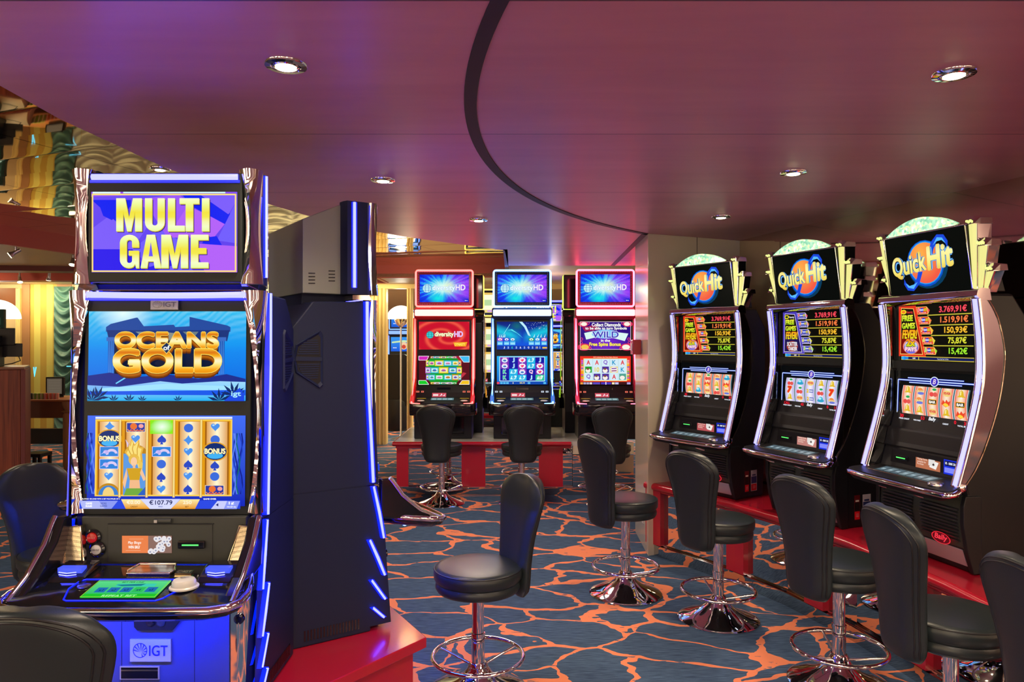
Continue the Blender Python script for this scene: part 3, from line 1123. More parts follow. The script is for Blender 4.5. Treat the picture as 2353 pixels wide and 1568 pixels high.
def art_ocean():
    c = Cv()
    W, H = 100, 57
    top, mid, deep, sun = lin('14b8ec'), lin('0a8cee'), lin('0858dc'), lin('e8fcff')

    def sea(x, y):
        t = y / H
        k = mixc(deep, mid, min(1, t * 1.6))
        k = mixc(k, top, max(0, t - 0.55) * 2.2)
        d = math.hypot((x - 22) / 20, (y - 56) / 14)
        k = mixc(k, sun, max(0, 1 - d) ** 1.1)
        rip = 0.5 + 0.5 * math.sin(x * 0.9 + y * 2.3 + 3 * math.sin(x * 0.23))
        k = mixc(k, (0.55, 0.95, 1.0), 0.35 * rip * max(0, t - 0.66) * 2.5)
        return k
    c.grid(0, 0, W, H, 56, 34, sea)
    blue = '16337a'
    c.poly([(11, 47), (14, 49), (30, 53), (31, 53), (35, 47.5), (54, 48.5), (55, 47), (64, 47.5), (64, 53.5), (88, 48), (90, 47), (90, 44), (11, 44)], '20499c')
    c.poly([(11.5, 45), (89.5, 45), (88, 38), (13, 38)], blue)
    c.rect(14, 17, 85, 39, vgrad(17, 39, '050e24', '0c2250'))
    for x in (12.5, 82.5):
        c.rect(x, 16, x + 4, 40, vgrad(16, 40, '2a70d8', '1a4aa0'))
        c.rect(x - 1, 38, x + 5, 40.5, '3a6ac0')
        for k in range(3):
            c.line([(x + 0.8 + k * 1.2, 17), (x + 0.8 + k * 1.2, 38)], 0.3, '4a9cf0')
    c.poly([(30, 44), (36, 40), (40, 44)], '7a8a90')
    c.poly([(46, 44), (52, 38), (56, 43)], '8a8f88')
    c.poly([(60, 44), (66, 39), (70, 44)], '6c7c80')
    c.poly([(0, 16), (14, 18), (30, 15), (50, 17), (70, 14), (88, 17), (100, 14), (100, 8), (0, 8)], '1a2c8c')
    c.poly([(0, 10), (20, 9), (46, 12.5), (60, 11), (84, 12.5), (100, 12), (100, 0), (0, 0)], vgrad(0, 12, '10b0f0', '1850e0', '9cd8ff'))
    c.poly([(8, 8), (50, 11), (96, 9), (96, 6), (50, 7.5), (8, 5)], '9fe0ff')
    c.poly([(0, 6), (100, 7), (100, 3.5), (0, 4)], '1858e8')
    c.line([(18, 11), (26, 16)], 0.8, '6ad0ff')
    for x, y, s, n, ln in ((3, 0, 9, 6, 8), (7, 2, 8, 5, -20), (17, 0, 4.5, 4, 0), (27, 0, 5, 4, 6), (35, 0, 4, 4, -6), (58, 0, 4, 4, 8), (84, 0, 8.5, 6, 20), (93, 4, 9, 6, 28), (97, 1, 7, 5, 10)):
        leaf(c, x, y, s, n, '082a68', ln)
    c.poly([(87, 0), (100, 0), (100, 4), (97, 8.5)], '1848e0')
    c.text('igt', 91.6, 2.2, 98, 6.2, 'a8e8ff', off=0.03)
    g = ['e88a10', 'f6a818', 'fce070', 'fff8d0', 'f8b820', 'd86a10', 'f8c838']
    for k in range(6):
        o = 3.4 * (1 - k / 6)
        cc = ['5a2804', '7a3a06', '9a5008', 'b8640c', 'a85a0a', '6a3004'][k]
        c.text('OCEANS', 18 + o * 0.25, 33.2 - o, 84 - o * 0.25, 44 - o, cc, off=0.055)
        c.text('GOLD', 17 + o * 0.25, 17.6 - o, 86 - o * 0.25, 33.4 - o, cc, off=0.055)
    c.text('OCEANS', 18, 33.2, 84, 44, vgrad(33, 44, *g), off=0.045, bands=7, edge='fbe060', ew=0.02)
    c.text('GOLD', 17, 17.6, 86, 33.4, vgrad(17.6, 33.4, *g), off=0.045, bands=7, edge='fbe060', ew=0.02)
    c.poly([(47.2, 34), (51, 37.6), (54.8, 34), (51, 29.6)], 'f0d060')
    c.poly([(47.8, 34), (51, 37), (54.2, 34), (51, 30.3)], '0a2a58')
    c.text('of', 49, 32.2, 53.1, 35.4, 'f4fcff', off=0.03)
    return c, W, H


def heart(c, x, y, s, col, hi):
    pts = []
    for k in range(24):
        a = 2 * math.pi * k / 24
        pts.append((x + s * 0.060 * 16 * math.sin(a) ** 3, y + s * 0.060 * (13 * math.cos(a) - 5 * math.cos(2 * a) - 2 * math.cos(3 * a) - math.cos(4 * a))))
    c.poly(pts, col)
    c.ell(x - s * .4, y + s * .35, s * .28, s * .2, hi, 10)


def spade(c, x, y, s, col):
    pts = []
    for k in range(24):
        a = 2 * math.pi * k / 24
        pts.append((x + s * 0.060 * 16 * math.sin(a) ** 3, y + s * .1 - s * 0.060 * (13 * math.cos(a) - 5 * math.cos(2 * a) - 2 * math.cos(3 * a) - math.cos(4 * a))))
    c.poly(pts, col)
    c.poly([(x - s * .35, y - s), (x + s * .35, y - s), (x, y)], col)


def diamond(c, x, y, s, col):
    pts = []
    for k in range(16):
        a = 2 * math.pi * k / 16
        r = s / (abs(math.cos(a)) ** .7 + abs(math.sin(a)) ** .7) ** 1.2
        pts.append((x + r * math.cos(a), y + r * math.sin(a)))
    c.poly(pts, col)


def art_reels():
    c = Cv()
    W, H = 100, 57.5
    c.rect(0, 0, W, H, vgrad(0, H, '1226b8', '2038d8', '3f6af0'))
    rnd = random.Random(4)
    for sx in (0, 93):
        for k in range(7):
            x = sx + rnd.uniform(0.5, 6)
            pts = [(x + 1.2 * math.sin(j * 1.3 + k), 8 + j * 5.5) for j in range(8)]
            c.line(pts, 0.8, ['0a1c88', '1a3cc0', '5a80f0', '0e6a70'][k % 4])
    c.rect(7, 7, 93, 55.5, 'e09a10')
    c.frame(7, 7, 93, 55.5, 1.0, 'f8d050')
    c.rect(7, 55.8, 93, 57, 'dfe8ff')
    wd = 16.6
    for r in range(5):
        x0 = 8.6 + r * 16.85
        x1 = x0 + 15.4
        xc = (x0 + x1) / 2
        c.grid(x0, 8, x1, 54, 8, 1, lambda x, y, a=xc: mixc(lin('fff6d0'), lin('d88a08'), (abs(x - a) / 7.7) ** 0.85))
        for q in (x0 + 0.7, x1 - 0.7):
            c.line([(q, 8), (q, 54)], 0.9, '9a5a08')
    B, H1, S1 = '3a6ad8', '4a90e8', '2a48c0'

    def cell(r, y):
        return 8.6 + r * 16.85 + 7.7, y

    def bonus(r, y):
        x, y = cell(r, y)
        c.ell(x, y, 8, 6, 'e0a020')
        c.ell(x, y, 7.2, 5.3, '0a2a70')
        c.ell(x, y - 2.6, 5, 2, '40b0f0')
        c.text('BONUS', x - 6.6, y - 1.6, x + 6.6, y + 2.0, 'fdf4c0', off=0.05, edge='402808', ew=0.04)

    def seahorse(r, y):
        x, y = cell(r, y)
        c.rect(x - 6, y - 3.2, x + 6, y + 3.2, 'e8d8f8')
        c.rect(x - 5.6, y - 2.9, x + 5.6, y + 2.9, '2a80d8')
        c.ring(x + 1.6, y - 1.2, 3.6, 2.9, 1.6, 'd8c8f0', a0=0, a1=200)
        c.ell(x - 2, y - 0.2, 1.7, 1.2, 'c0b0f0', 12)
        c.poly([(x - 5.4, y - 1.8), (x - 2.6, y - 0.6), (x - 2.4, y + 0.4)], 'd8c8f8')

    def octopus(r, y):
        x, y = cell(r, y)
        c.rect(x - 6, y - 3, x + 6, y + 3, 'f6e0b0')
        c.rect(x - 5.6, y - 2.7, x + 5.6, y + 2.7, '2838a0')
        c.ell(x - 1.4, y + .6, 2.2, 2, 'e87030', 14)
        for k in range(5):
            c.ring(x - 4 + k * 2, y - 1.2, 1.3, 1.3, 0.6, ['f09050', 'e86030'][k % 2], a0=180, a1=360, n=10)
        c.ell(x + 3.4, y + .8, 1.6, 1.3, 'f0a0a0', 12)
    diamond(c, *cell(0, 51), 3.2, H1)
    bonus(0, 43.2)
    seahorse(0, 35.2)
    seahorse(0, 27.4)
    heart(c, *cell(0, 20), 2.9, H1, 'a8d8ff')
    x, y = cell(0, 11.5)
    c.ell(x, 8, 7.4, 7.4, 'c08818', 20, 0, 180)
    c.ell(x, 8, 6.2, 6, '3a80d0', 20, 0, 180)
    c.ell(x, 8, 3.6, 5, 'f0d080', 16, 0, 180)
    octopus(1, 50.5)
    heart(c, *cell(1, 43.5), 2.9, H1, 'a8d8ff')
    x, _ = cell(1, 0)                                   # golden haired swimmer in a gilt niche
    c.ell(x, 34, 7.4, 5.6, 'b88018', 20, 0, 180)
    c.rect(x - 7.4, 8, x + 7.4, 34, '5a98e0')
    hair = [(-6.2, 43), (-3.4, 39.5), (-2.6, 44), (-.4, 39.8), (2.4, 43), (2.8, 38.6), (5.4, 38), (4.2, 34), (4.8, 29), (3.2, 24), (1.8, 28), (-3, 27.6), (-4.2, 32), (-6.8, 35), (-4.8, 38)]
    c.poly([(x + u, v) for u, v in hair], 'e2b040')
    c.poly([(x + u * .78 - .2, 29 + (v - 29) * .9) for u, v in hair], 'f6dc78')
    c.poly([(x - 6.2, 43), (x - 3.4, 39.5), (x - 4.8, 38)], 'd8c4e0')
    for q in (-2.4, -.6, 1.4):
        c.line([(x + q, 33), (x + q * 1.5 - .8, 37), (x + q * 1.6, 40.4)], .45, 'c89028')
    c.ell(x - .6, 30.4, 3.4, 3.6, 'e4b848', 18)
    c.poly([(x + 1.6, 32), (x + 5, 28), (x + 4.6, 23), (x + 2.4, 26)], 'e8c458')
    c.ell(x - .6, 29, 2.0, 2.9, 'f4c8a0', 16)
    c.rect(x - 1.2, 24.5, x + .4, 27, 'f0bc90')
    c.poly([(x - 5, 25), (x + 4.4, 25), (x + 3, 17.5), (x - 3, 17.5)], 'd0a020')
    c.poly([(x - 3, 17.6), (x + 3, 17.6), (x + 3.6, 12), (x - 3.4, 12)], 'f0b888')
    c.poly([(x - 5, 12.4), (x + 5, 12.4), (x + 7, 8), (x - 6.6, 8)], '70a840')
    c.poly([(x - 5, 25), (x - 7.4, 16), (x - 6, 12), (x - 4.4, 20)], 'f0c098')
    c.poly([(x + 4.4, 25), (x + 7.2, 18), (x + 5.6, 17), (x + 3.4, 22)], 'f0c098')
    c.poly([(x + 2, 8), (x + 7.4, 8), (x + 7.4, 14)], '2a60c0')
    x, y = cell(2, 51)
    c.grid(x - 7.4, 46.5, x + 7.4, 55.2, 10, 6, lambda X, Y, a=x: mixc(lin('f0fff0'), lin('8ae818'), min(1, math.hypot((X - a) / 7, (Y - 51) / 5))))
    spade(c, *cell(2, 42.8), 2.9, S1)
    seahorse(2, 35.4)
    c.ell(*cell(2, 27.6), 2.9, 2.7, B)
    spade(c, *cell(2, 19.4), 2.9, S1)
    heart(c, *cell(2, 12.2), 2.9, H1, 'a8d8ff')
    c.ell(*cell(3, 50.2), 2.9, 2.7, B)
    diamond(c, *cell(3, 42.6), 3.2, H1)
    heart(c, *cell(3, 35.6), 2.9, H1, 'a8d8ff')
    spade(c, *cell(3, 27.2), 2.9, S1)
    heart(c, *cell(3, 20.4), 2.9, H1, 'a8d8ff')
    spade(c, *cell(3, 11.8), 2.9, S1)
    heart(c, *cell(4, 51), 2.9, H1, 'a8d8ff')
    c.ell(*cell(4, 43), 2.9, 2.7, B)
    bonus(4, 35.6)
    spade(c, *cell(4, 26.6), 2.9, S1)
    c.ell(*cell(4, 20), 2.9, 2.7, B)
    octopus(4, 11.6)
    for r in range(1, 5):
        x = 8.6 + r * 16.85 - 0.7
        c.grid(x - .8, 7, x + .8, 55.5, 2, 1, lambda X, Y, a=x: mixc(lin('fff0a0'), lin('c88810'), abs(X - a) / .8))
    # bottom bar
    c.text('PLAYING 100 LINES WITH A BET MULTIPLIER OF 5', 1.5, 5.7, 25, 6.6, 'f4f4ff', off=0.03)
    c.text('GAME OVER', 77, 5.6, 85, 6.6, 'ffffff', off=0.04)
    c.rect(0, 0, 100, 5.2, '2a48e0')
    c.poly([(0, 5), (12, 5), (16, 0), (2, 0)], 'b0b8f4')
    c.poly([(12, 5), (24, 5), (20, 0), (16, 0)], '8a98f0')
    c.text('GAME', 4, 2.7, 8, 4.1, 'ffffff', off=0.05)
    c.text('RULES', 4, 1.1, 8, 2.4, 'ffffff', off=0.05)
    c.text('MORE', 13.4, 2.7, 17, 4.0, '4a58a8', off=0.02)
    c.text('GAMES', 13, 1.2, 17.4, 2.4, '4a58a8', off=0.02)
    c.poly([(26, 6), (38, 6), (44, 0), (29, 0)], vgrad(0, 6, 'e8940c', 'f8b838', 'fbe6a0'))
    c.poly([(63, 6), (75, 6), (72, 0), (57, 0)], vgrad(0, 6, 'e8940c', 'f8b838', 'fbe6a0'))
    c.poly([(38, 6.2), (63, 6.2), (57, 0), (44, 0)], vgrad(0, 6, 'd8dcff', 'a0a8f4', 'd0d4ff'))
    c.text('€0.00', 29.5, 3, 38, 5.4, 'fff2d0', off=0.03)
    c.text('CREDIT', 32, .9, 36.5, 1.9, '8a5008', off=0.02)
    c.text('€107.79', 43.6, 2.6, 58, 5.6, '141c50', off=0.02)
    c.text('PAID', 49.4, 1, 52, 1.9, '3a48a0', off=0.02)
    c.text('250', 64.5, 3, 70, 5.2, 'fff2d0', off=0.03)
    c.text('BET', 66, .9, 68.2, 1.9, '8a5008', off=0.02)
    c.poly([(82, 0), (86, 5), (92, 5), (90, 0)], 'c8ccf8')
    c.poly([(90, 0), (92, 5), (100, 5), (98, 0)], '8a98f4')
    c.poly([(85, 2.6), (86.6, 3.6), (86.6, 1.6)], '1c2470')
    c.text('1¢', 93, 2.4, 96.4, 4.6, 'ffffff', off=0.04)
    c.text('MIN BET 50¢', 92, .8, 97.6, 1.7, 'ffffff', off=0.03)
    return c, W, H


def art_badge(dark):
    """globe mark and three letters"""
    c = Cv()
    bgc, ink = (('9a9a92', '6c6c66') if dark else ('b4b8ee', '1c2c9c'))
    c.rect(0, 0, 62, 33, bgc)
    c.ring(15.5, 16.5, 11, 11, 1.2, ink, 30)
    for k in range(9):
        a = math.radians(-70 + k * 30)
        c.poly([(17 + 1.0 * math.cos(a), 14 + 1.0 * math.sin(a)), (15.5 + 10.2 * math.cos(a + .14), 16.5 + 10.2 * math.sin(a + .14)), (15.5 + 10.2 * math.cos(a - .05), 16.5 + 10.2 * math.sin(a - .05))], ink)
    c.text('IGT', 29.5, 8.5, 58, 24.5, ink, off=0.012)
    return c, 62, 33


def art_promo():
    c = Cv()
    c.rect(0, 0, 114, 40, 'e8804a')
    c.rect(60, 0, 114, 40, '8a6a60')
    rnd = random.Random(2)
    for k in range(22):
        x, y = rnd.uniform(64, 110), rnd.uniform(3, 35)
        c.ell(x, y, 5.4, 5.4, 'e4e0e4', 14)
        c.ell(x + .4, y - .3, 2, 1.8, '8a90b0', 10)
    c.line([(20, 34), (52, 34)], 0.6, 'f6c8a8')
    c.text('Play Bingo', 17, 21, 47, 29, 'fff4ea', off=0.02, shear=0.15)
    c.text('WIN BIG!', 18, 12, 44, 19, 'fff4ea', off=0.04, shear=0.15)
    c.line([(12, 8), (46, 8)], 0.6, 'f6c8a8')
    return c, 114, 40


def art_touch():
    c = Cv()
    c.rect(0, 0, 100, 46, vgrad(0, 46, '18b060', '10b8a0', '58d888'))
    c.rect(0, 0, 100, 11, '18c028')
    c.text('REPEAT BET', 26, 2.5, 72, 8.5, '9af0a0', off=0.03)
    c.rect(30, 30, 84, 38, '38c8b0')
    c.text('BET PER LINE', 34, 40, 64, 43.5, '0a5a48', off=0.01)
    for k in range(5):
        x = 10 + k * 17
        c.rect(x, 14, x + 14, 27, ['1a6ab0', '1a6ab0', '1a6ab0', '28b858', '1a6ab0'][k])
        c.text('x%d' % (k + 1), x + 4, 17, x + 10, 23, '0c3a6a', off=0.03)
    c.poly([(30, 33), (70, 36), (66, 30), (40, 29)], '147a88')
    c.frame(0, 0, 100, 46, 1.2, '8fd838')
    return c, 100, 46


# ------------------------------------------------------------------ blue-lit machine with stacked screens and a top box
mat('led_under', (.1, .2, 1), .3, emit=(.02, .07, 1.0), es=200.0)


def deck_z(y):
    return 0.450 + 0.15 * y


def make_blue_machine():
    t = thing('slot_machine', 'blue-lit slot machine', 'slot machine')
    S = .305
    b = MB()
    b.side([(.09, 0), (.41, 0), (.41, 1.19), (.325, 1.30), (.11, 1.305), (.10, .60), (.10, .58), (.10, .37), (.10, .30)], -S, S, 'navy_panel')
    cab = b.build('cabinet', t, bev=.006)
    for s in (-1, 1):
        b = MB()
        x0 = s * (S + .0015)
        b.side([(.005, .02), (.406, .02), (.406, .575), (.06, .575), (.03, .37)], min(s * S, x0), max(s * S, x0), 'navy_panel')
        b.side([(.06, .581), (.406, .581), (.406, 1.19), (.32, 1.29), (.085, 1.295)], min(s * S, x0), max(s * S, x0), 'navy_panel')
        b.build('side_panel', t)
        # sunk side loudspeaker
        b = MB()
        out = [(.288, .985), (.30, .973), (.388, 1.033), (.397, 1.085), (.387, 1.135), (.298, 1.187), (.288, 1.172)]
        ring = [(s * (S + .008), y, z) for y, z in out]
        cy_, cz_ = .335, 1.082
        inn = [(s * (S + .002), cy_ + (y - cy_) * .86, cz_ + (z - cz_) * .88) for y, z in out]
        base = [(s * (S + .001), cy_ + (y - cy_) * 1.06, cz_ + (z - cz_) * 1.04) for y, z in out]
        b.loft([base, ring, inn], 'navy_panel', caps=False)
        b.add(inn, [tuple(range(7))], 'black')
        for q in (-1, 1):
            for k in range(7):
                zz = cz_ + q * (.020 + k * .0085)
                b.box(s * (S + .0035) - .001, s * (S + .0035) + .001, (.300 + .001 * k), (.383 - .004 * k), zz - .0025, zz + .0025, 'navy_panel')
        b.side([(.39, 1.076), (.39, 1.092), (.29, 1.088), (.29, 1.074)], min(s * (S + .002), s * (S + .006)), max(s * (S + .002), s * (S + .006)), 'navy_panel')
        b.build('side_speaker', t)
        b = MB()
        for k in range(18):
            y = .14 + k * .0125
            b.side([(y, .022), (y + .006, .022), (y + .006, .062), (y, .062)], min(s * (S + .002), s * (S + .004)), max(s * (S + .002), s * (S + .004)), 'black_gloss')
        b.build('vent', t)
        # chrome pillar beside the screens
        def pillar(z0, z1, prof, n, nm):
            rings = []
            for k in range(n + 1):
                q = k / n
                z = z0 + (z1 - z0) * q
                xi, xo, yf = prof(q)
                rings.append([(s * x, y, z) for x, y in ((xi, .012), (xi + .008, yf + .006), ((xi + xo) / 2, yf - .012), (xo - .012, yf + .004), (xo, yf + .03), (xo, .026), (xo - .012, .036), (xi, .038))])
            b = MB()
            b.loft(rings, 'chrome')
            o = b.build(nm, t, smooth=70)
            o.location.y = .06
            return o
        pillar(.60, 1.312, lambda q: (.262 + .028 * math.sin(math.pi * min(1, q * 1.15)) ** 1.0 - (.020 * max(0, q - .85) / .15), .319 - .010 * math.sin(math.pi * q), .004 + .016 * math.sin(math.pi * q)), 24, 'chrome_pillar')
        pillar(1.332, 1.698, lambda q: (.234 + .022 * math.sin(math.pi * q), .306 - .008 * math.sin(math.pi * q), -.004 + .012 * math.sin(math.pi * q)), 14, 'chrome_pillar')
        # light strips that follow the front edge of the side
        paths = [[(.153, 1.695), (.153, 1.36)], [(.112, 1.305), (.111, 1.07), (.10, .865), (.086, .592)], [(.084, .575), (.06, .47), (.041, .366)],
                 [(.100, .366), (.066, .29), (.037, .218)], [(.092, .206), (.035, .122)], [(.086, .096), (.04, .05)]]
        for k, P in enumerate(paths):
            b = MB()
            x = s * ((.292 if k == 0 else S + .015))
            n = len(P)
            b.tube([(x, y, z) for y, z in P], [.0062 if 0 < i < n - 1 or k < 2 else .0045 for i in range(n)], 'led_blue', 8)
            b.build('light_strip', t)
            b = MB()
            xs = [x - s * (.016 if k else .006), x + s * .0005]
            for (y0, z0), (y1, z1) in zip(P, P[1:]):
                b.side([(y0 - .010, z0), (y0 + .010, z0), (y1 + .010, z1), (y1 - .010, z1)], min(xs), max(xs), 'led_deep')  # blue halo around the strip put into a glowing band
            b.build('glow_halo', t)
        # lower chrome jamb with lock beside the belly
        b = MB()
        b.loft([[(s * x, y, z) for x, y in ((.222 + q * .0, -.035), (.25, -.05), (.285, -.03), (.295, .0), (.295, .05), (.222, .05))] for q, z in ((0, .02), (1, .36))], 'chrome')
        j = b.build('chrome_jamb', t, smooth=50)
        j.location.y = .06
        b = MB()
        b.lathe([(.016, -.046), (.016, -.056), (.010, -.058), (.010, -.052), (.001, -.052)], 'black_gloss', (s * .258, 0, .285), 20, 'y')
        b.build('lock', j, smooth=40)
        # cheek between deck and pillar, with perforated loudspeaker
        b = MB()
        ck = [(-.225, .405), (-.02, .435), (.03, .445), (.03, .60), (-.01, .60), (-.05, .535), (-.14, .455)]
        b.side(ck, min(s * .285, s * .318), max(s * .285, s * .318), 'black_gloss')
        b.build('deck_cheek', t, bev=.006).location.y = .02
        b = MB()
        b.tube([(s * .318, y, z) for y, z in ((-.225, .412), (-.14, .458), (-.06, .528), (-.02, .585), (-.005, .602))], .0085, 'chrome', 10)
        b.build('cheek_rim', t, smooth=60).location.y = .02
        b = MB()
        g = [(s * .226, -.040, .460), (s * .284, -.042, .462), (s * .296, -.014, .565), (s * .249, -.010, .568)]
        b.add(g + [(x, y + .02, z) for x, y, z in g], [(0, 1, 2, 3), (7, 6, 5, 4), (0, 4, 5, 1), (1, 5, 6, 2), (2, 6, 7, 3), (3, 7, 4, 0)], 'grille')
        gr_ = b.build('speaker_grille', t)
        gr_.location.y = .045
        b = MB()
        b.tube([(x, y - .001, z) for x, y, z in g], .005, 'brass_chrome', 8, loop=True)
        b.build('grille_rim', gr_, smooth=60)
    # screens in their black surround
    b = MB()
    b.side([(.012, .592), (.026, 1.305), (.06, 1.31), (.06, .592)], -.268, .268, 'dark_bezel')
    bz = b.build('screen_surround', t, bev=.004)
    bz.location.y = .06
    for fn, z0, z1, nm in ((art_reels, .6215, .911, 'lower_screen'), (art_ocean, .958, 1.2453, 'upper_screen')):
        c, W, H = fn()
        y0, y1 = .012 + (z0 - .592) * .0196 - .0025, .012 + (z1 - .592) * .0196 - .0025
        panel(c, nm, t, W, H, (-.253, y0, z0), (.506, 0, 0), (0, y1 - y0, z1 - z0)).location.y = .06
    for z0, z1, dx, y, nm in ((1.289, 1.308, .253, .004, 'light_bar'), (1.664, 1.682, .233, -.004, 'light_bar')):
        b = MB()
        xs = [-dx + 2 * dx * k / 12 for k in range(13)]
        dip = lambda x: -.003 * (1 - (x / dx) ** 2) if z0 < 1.4 else 0.0
        b.loft([[(x, y + .03, z0 + dip(x)), (x, y + .004, z0 + dip(x)), (x, y, (z0 + z1) / 2 + dip(x)), (x, y + .004, z1 + dip(x)), (x, y + .03, z1 + dip(x))] for x in xs], 'led_bar')
        o = b.build(nm, t)
        o.location.y = .06
        b = MB()
        b.box(-dx - .006, dx + .006, y + .006, y + .03, z0 - .009, z0 - .001, 'led_deep')
        b.build('light_edge', o)
    c, W, H = art_badge(True)
    panel(c, 'badge_plate', t, W, H, (-.05, .012, 1.2505), (.088, 0, 0), (0, .001, .0335), .010, 'print_art', 'steel').location.y = .06
    # reader panel
    b = MB()
    b.box(-.262, .262, -.004, .03, .44, .592, 'charcoal')
    rp = b.build('reader_panel', t, bev=.004)
    rp.location.y = .06
    box('reader_door', rp, -.177, .156, -.007, 0, .447, .567, 'charcoal', .002)
    b = MB()
    b.box(-.176, .16, -.0075, .0, .5675, .5705, 'black')
    b.build('shadow_gap', rp)
    c, W, H = art_promo()
    panel(c, 'promo_display', rp, W, H, (-.130, -.0085, .477), (.158, 0, 0), (0, 0, .055))
    b = MB()
    b.box(.049, .135, -.017, -.006, .492, .517, 'black_gloss')
    cr = b.build('card_reader', rp, bev=.004)
    box('reader_light', cr, .064, .116, -.0185, -.016, .5025, .5065, 'green_lamp')
    for x, z, mt_, nm, tx in ((-.223, .527, 'red_plastic', 'service_button', 'SERVICE'), (-.209, .489, 'white_plastic', 'cash_out_button', 'CASH OUT')):
        b = MB()
        b.lathe([(.0255, -.003), (.0255, -.010), (.020, -.015), (.016, -.013), (.016, -.004)], 'black_gloss', (x, 0, z), 28, 'y')
        o = b.build(nm, rp, smooth=40)
        b = MB()
        b.lathe([(.0155, -.008), (.0155, -.0155), (.012, -.0175), (.001, -.018)], mt_, (x, 0, z), 24, 'y')
        b.build('button_cap', o, smooth=40)
        c = Cv()
        c.text(tx, -.0125, -.003, .0125, .003, 'f4d0c0' if mt_ == 'red_plastic' else '38342c', off=.02)
        b = MB()
        c.put(b, (x, -.0184, z), (1, 0, 0), (0, 0, 1), 'print_art')
        b.build('button_lettering', o)
    b = MB()
    b.tube([(-.028, -.006, .5785), (.026, -.006, .5785)], .0075, 'charcoal', 12)
    o = b.build('usb_port', rp, smooth=50)
    box('socket', o, -.026, -.016, -.015, -.012, .574, .583, 'steel')
    # button deck
    half = [(.255, .0), (.300, -.03), (.325, -.10), (.342, -.17), (.338, -.215), (.315, -.243), (.27, -.257), (.14, -.264), (0, -.266)]
    out = half + [(-x, y) for x, y in half[::-1][1:]]
    b = MB()
    rings = []
    for sc, dz in ((.90, -.043), (.985, -.030), (1.0, -.018), (1.0, -.002), (.99, .0)):
        rings.append([(x * sc, y * sc if y < -.05 else y, deck_z(y) + dz) for x, y in out])
    b.loft(rings, 'black_gloss')
    dk = b.build('button_deck', t, smooth=40)
    dk.location.y = .012
    b = MB()
    b.tube([(x * 1.004, y * 1.004, deck_z(y) - .006) for x, y in out], .0115, 'chrome', 10)
    b.build('deck_rim', dk, smooth=60)

    def on_deck(x, y, h=0.0):
        return (x, y, deck_z(y) + h)
    U = Vector((0, 1, .15))
    b = MB()
    b.tube([on_deck(x, y, .0015) for x, y in ((-.149, -.218), (.103, -.218), (.118, -.205), (.136, -.165), (.142, -.104), (.13, -.094), (-.165, -.093), (-.178, -.105), (-.183, -.15), (-.16, -.212))], .0018, 'led_deep', 6, loop=True)
    b.build('deck_light_line', dk)
    c, W, H = art_touch()
    panel(c, 'touch_screen', dk, W, H, on_deck(-.117, -.207, .003), (.213, 0, 0), U * .10, .003)
    b = MB()
    b.lathe([(.041, 0), (.041, .004), (.036, .008), (.034, .006), (.033, .018), (.029, .024), (.018, .027), (.001, .028)], 'white_plastic', on_deck(.148, -.139, 0), 32)
    pb = b.build('play_button', dk, smooth=40)
    c = Cv()
    c.text('REPEAT', -.013, .001, .013, .007, '5a5448', off=.02)
    c.text('BET', -.008, -.008, .008, -.002, '5a5448', off=.02)
    b = MB()
    c.put(b, on_deck(.148, -.139, .0285), (1, 0, 0), (0, 1, 0), 'print_art')
    b.build('button_lettering', pb)
    b = MB()
    b.lathe([(.018, 0), (.018, .004), (.014, .005), (.001, .005)], 'steel', on_deck(-.147, -.135, 0), 24)
    b.build('small_button', dk, smooth=40)
    b = MB()
    gp = [(-.058, -.066), (.072, -.066), (.078, -.05), (.062, -.004), (-.05, -.004), (-.066, -.05)]
    b.loft([[on_deck(x, y, h) for x, y in gp] for h in (0, .007)], 'grille')
    g = b.build('deck_grille', dk, bev=.003)
    b = MB()
    b.tube([on_deck(x, y, .007) for x, y in gp], .0035, 'brass_chrome', 8, loop=True)
    b.build('grille_rim', g, smooth=60)
    c = Cv()
    c.rect(0, 0, 50, 22, '1a1a1c')
    c.ring(11, 11, 7, 7, 1, 'b0a890')
    c.text('IGT', 21, 5, 46, 17, 'c8c0a8', off=0.015)
    panel(c, 'deck_badge', dk, 50, 22, on_deck(.086, -.066, .006), (.05, 0, 0), U * .024, .006, 'print_art', 'brass_chrome')
    for s in (-1, 1):
        cx_ = s * .222
        b = MB()
        b.side([(-.115, deck_z(-.115)), (.0, deck_z(0)), (.0, .468), (-.04, .466), (-.095, deck_z(-.095) + .010)], cx_ - .052, cx_ + .052, 'black_gloss')
        h = b.build('ticket_slot', dk, bev=.006)
        b = MB()
        b.box(cx_ - .036, cx_ + .036, -.082, -.055, .452, .4675, 'slot_blue')
        for q in (-1, 1):
            b.tube([(cx_ - .026, -.092, .4545 + q * .0035), (cx_, -.096, .4525 + q * .0035), (cx_ + .026, -.092, .4545 + q * .0035)], .0016, 'led_blue', 6)
        b.build('slot_light', h)
    # belly
    b = MB()
    b.box(-.222, .222, -.038, .05, .0, .375, 'satin_blue_lit')
    b.box(.112, .114, -.0388, -.03, .0, .375, 'black')
    b.box(-.116, -.114, -.0388, -.03, .0, .375, 'black')
    by = b.build('belly_door', t, bev=.003)
    by.location.y = .06
    c, W, H = art_badge(False)
    panel(c, 'belly_badge', by, W, H, (-.085, -.046, .149), (.127, 0, 0), (0, 0, .07), .007, 'print_art', 'silver_plate')
    b = MB()
    b.front([(-.074, .318), (.105, .318), (.048, .248), (-.060, .248), (-.070, .258)], -.05, -.038, 'black')
    cb = b.build('camera_bar', by)
    for x, mt_ in ((-.018, 'black_gloss'), (.014, 'smoke_lens')):
        b = MB()
        b.lathe([(.0135, -.050), (.0135, -.053), (.010, -.054), (.001, -.0525)], mt_, (x, 0, .274), 20, 'y')
        b.build('camera_lens', cb, smooth=40)
    b = MB()
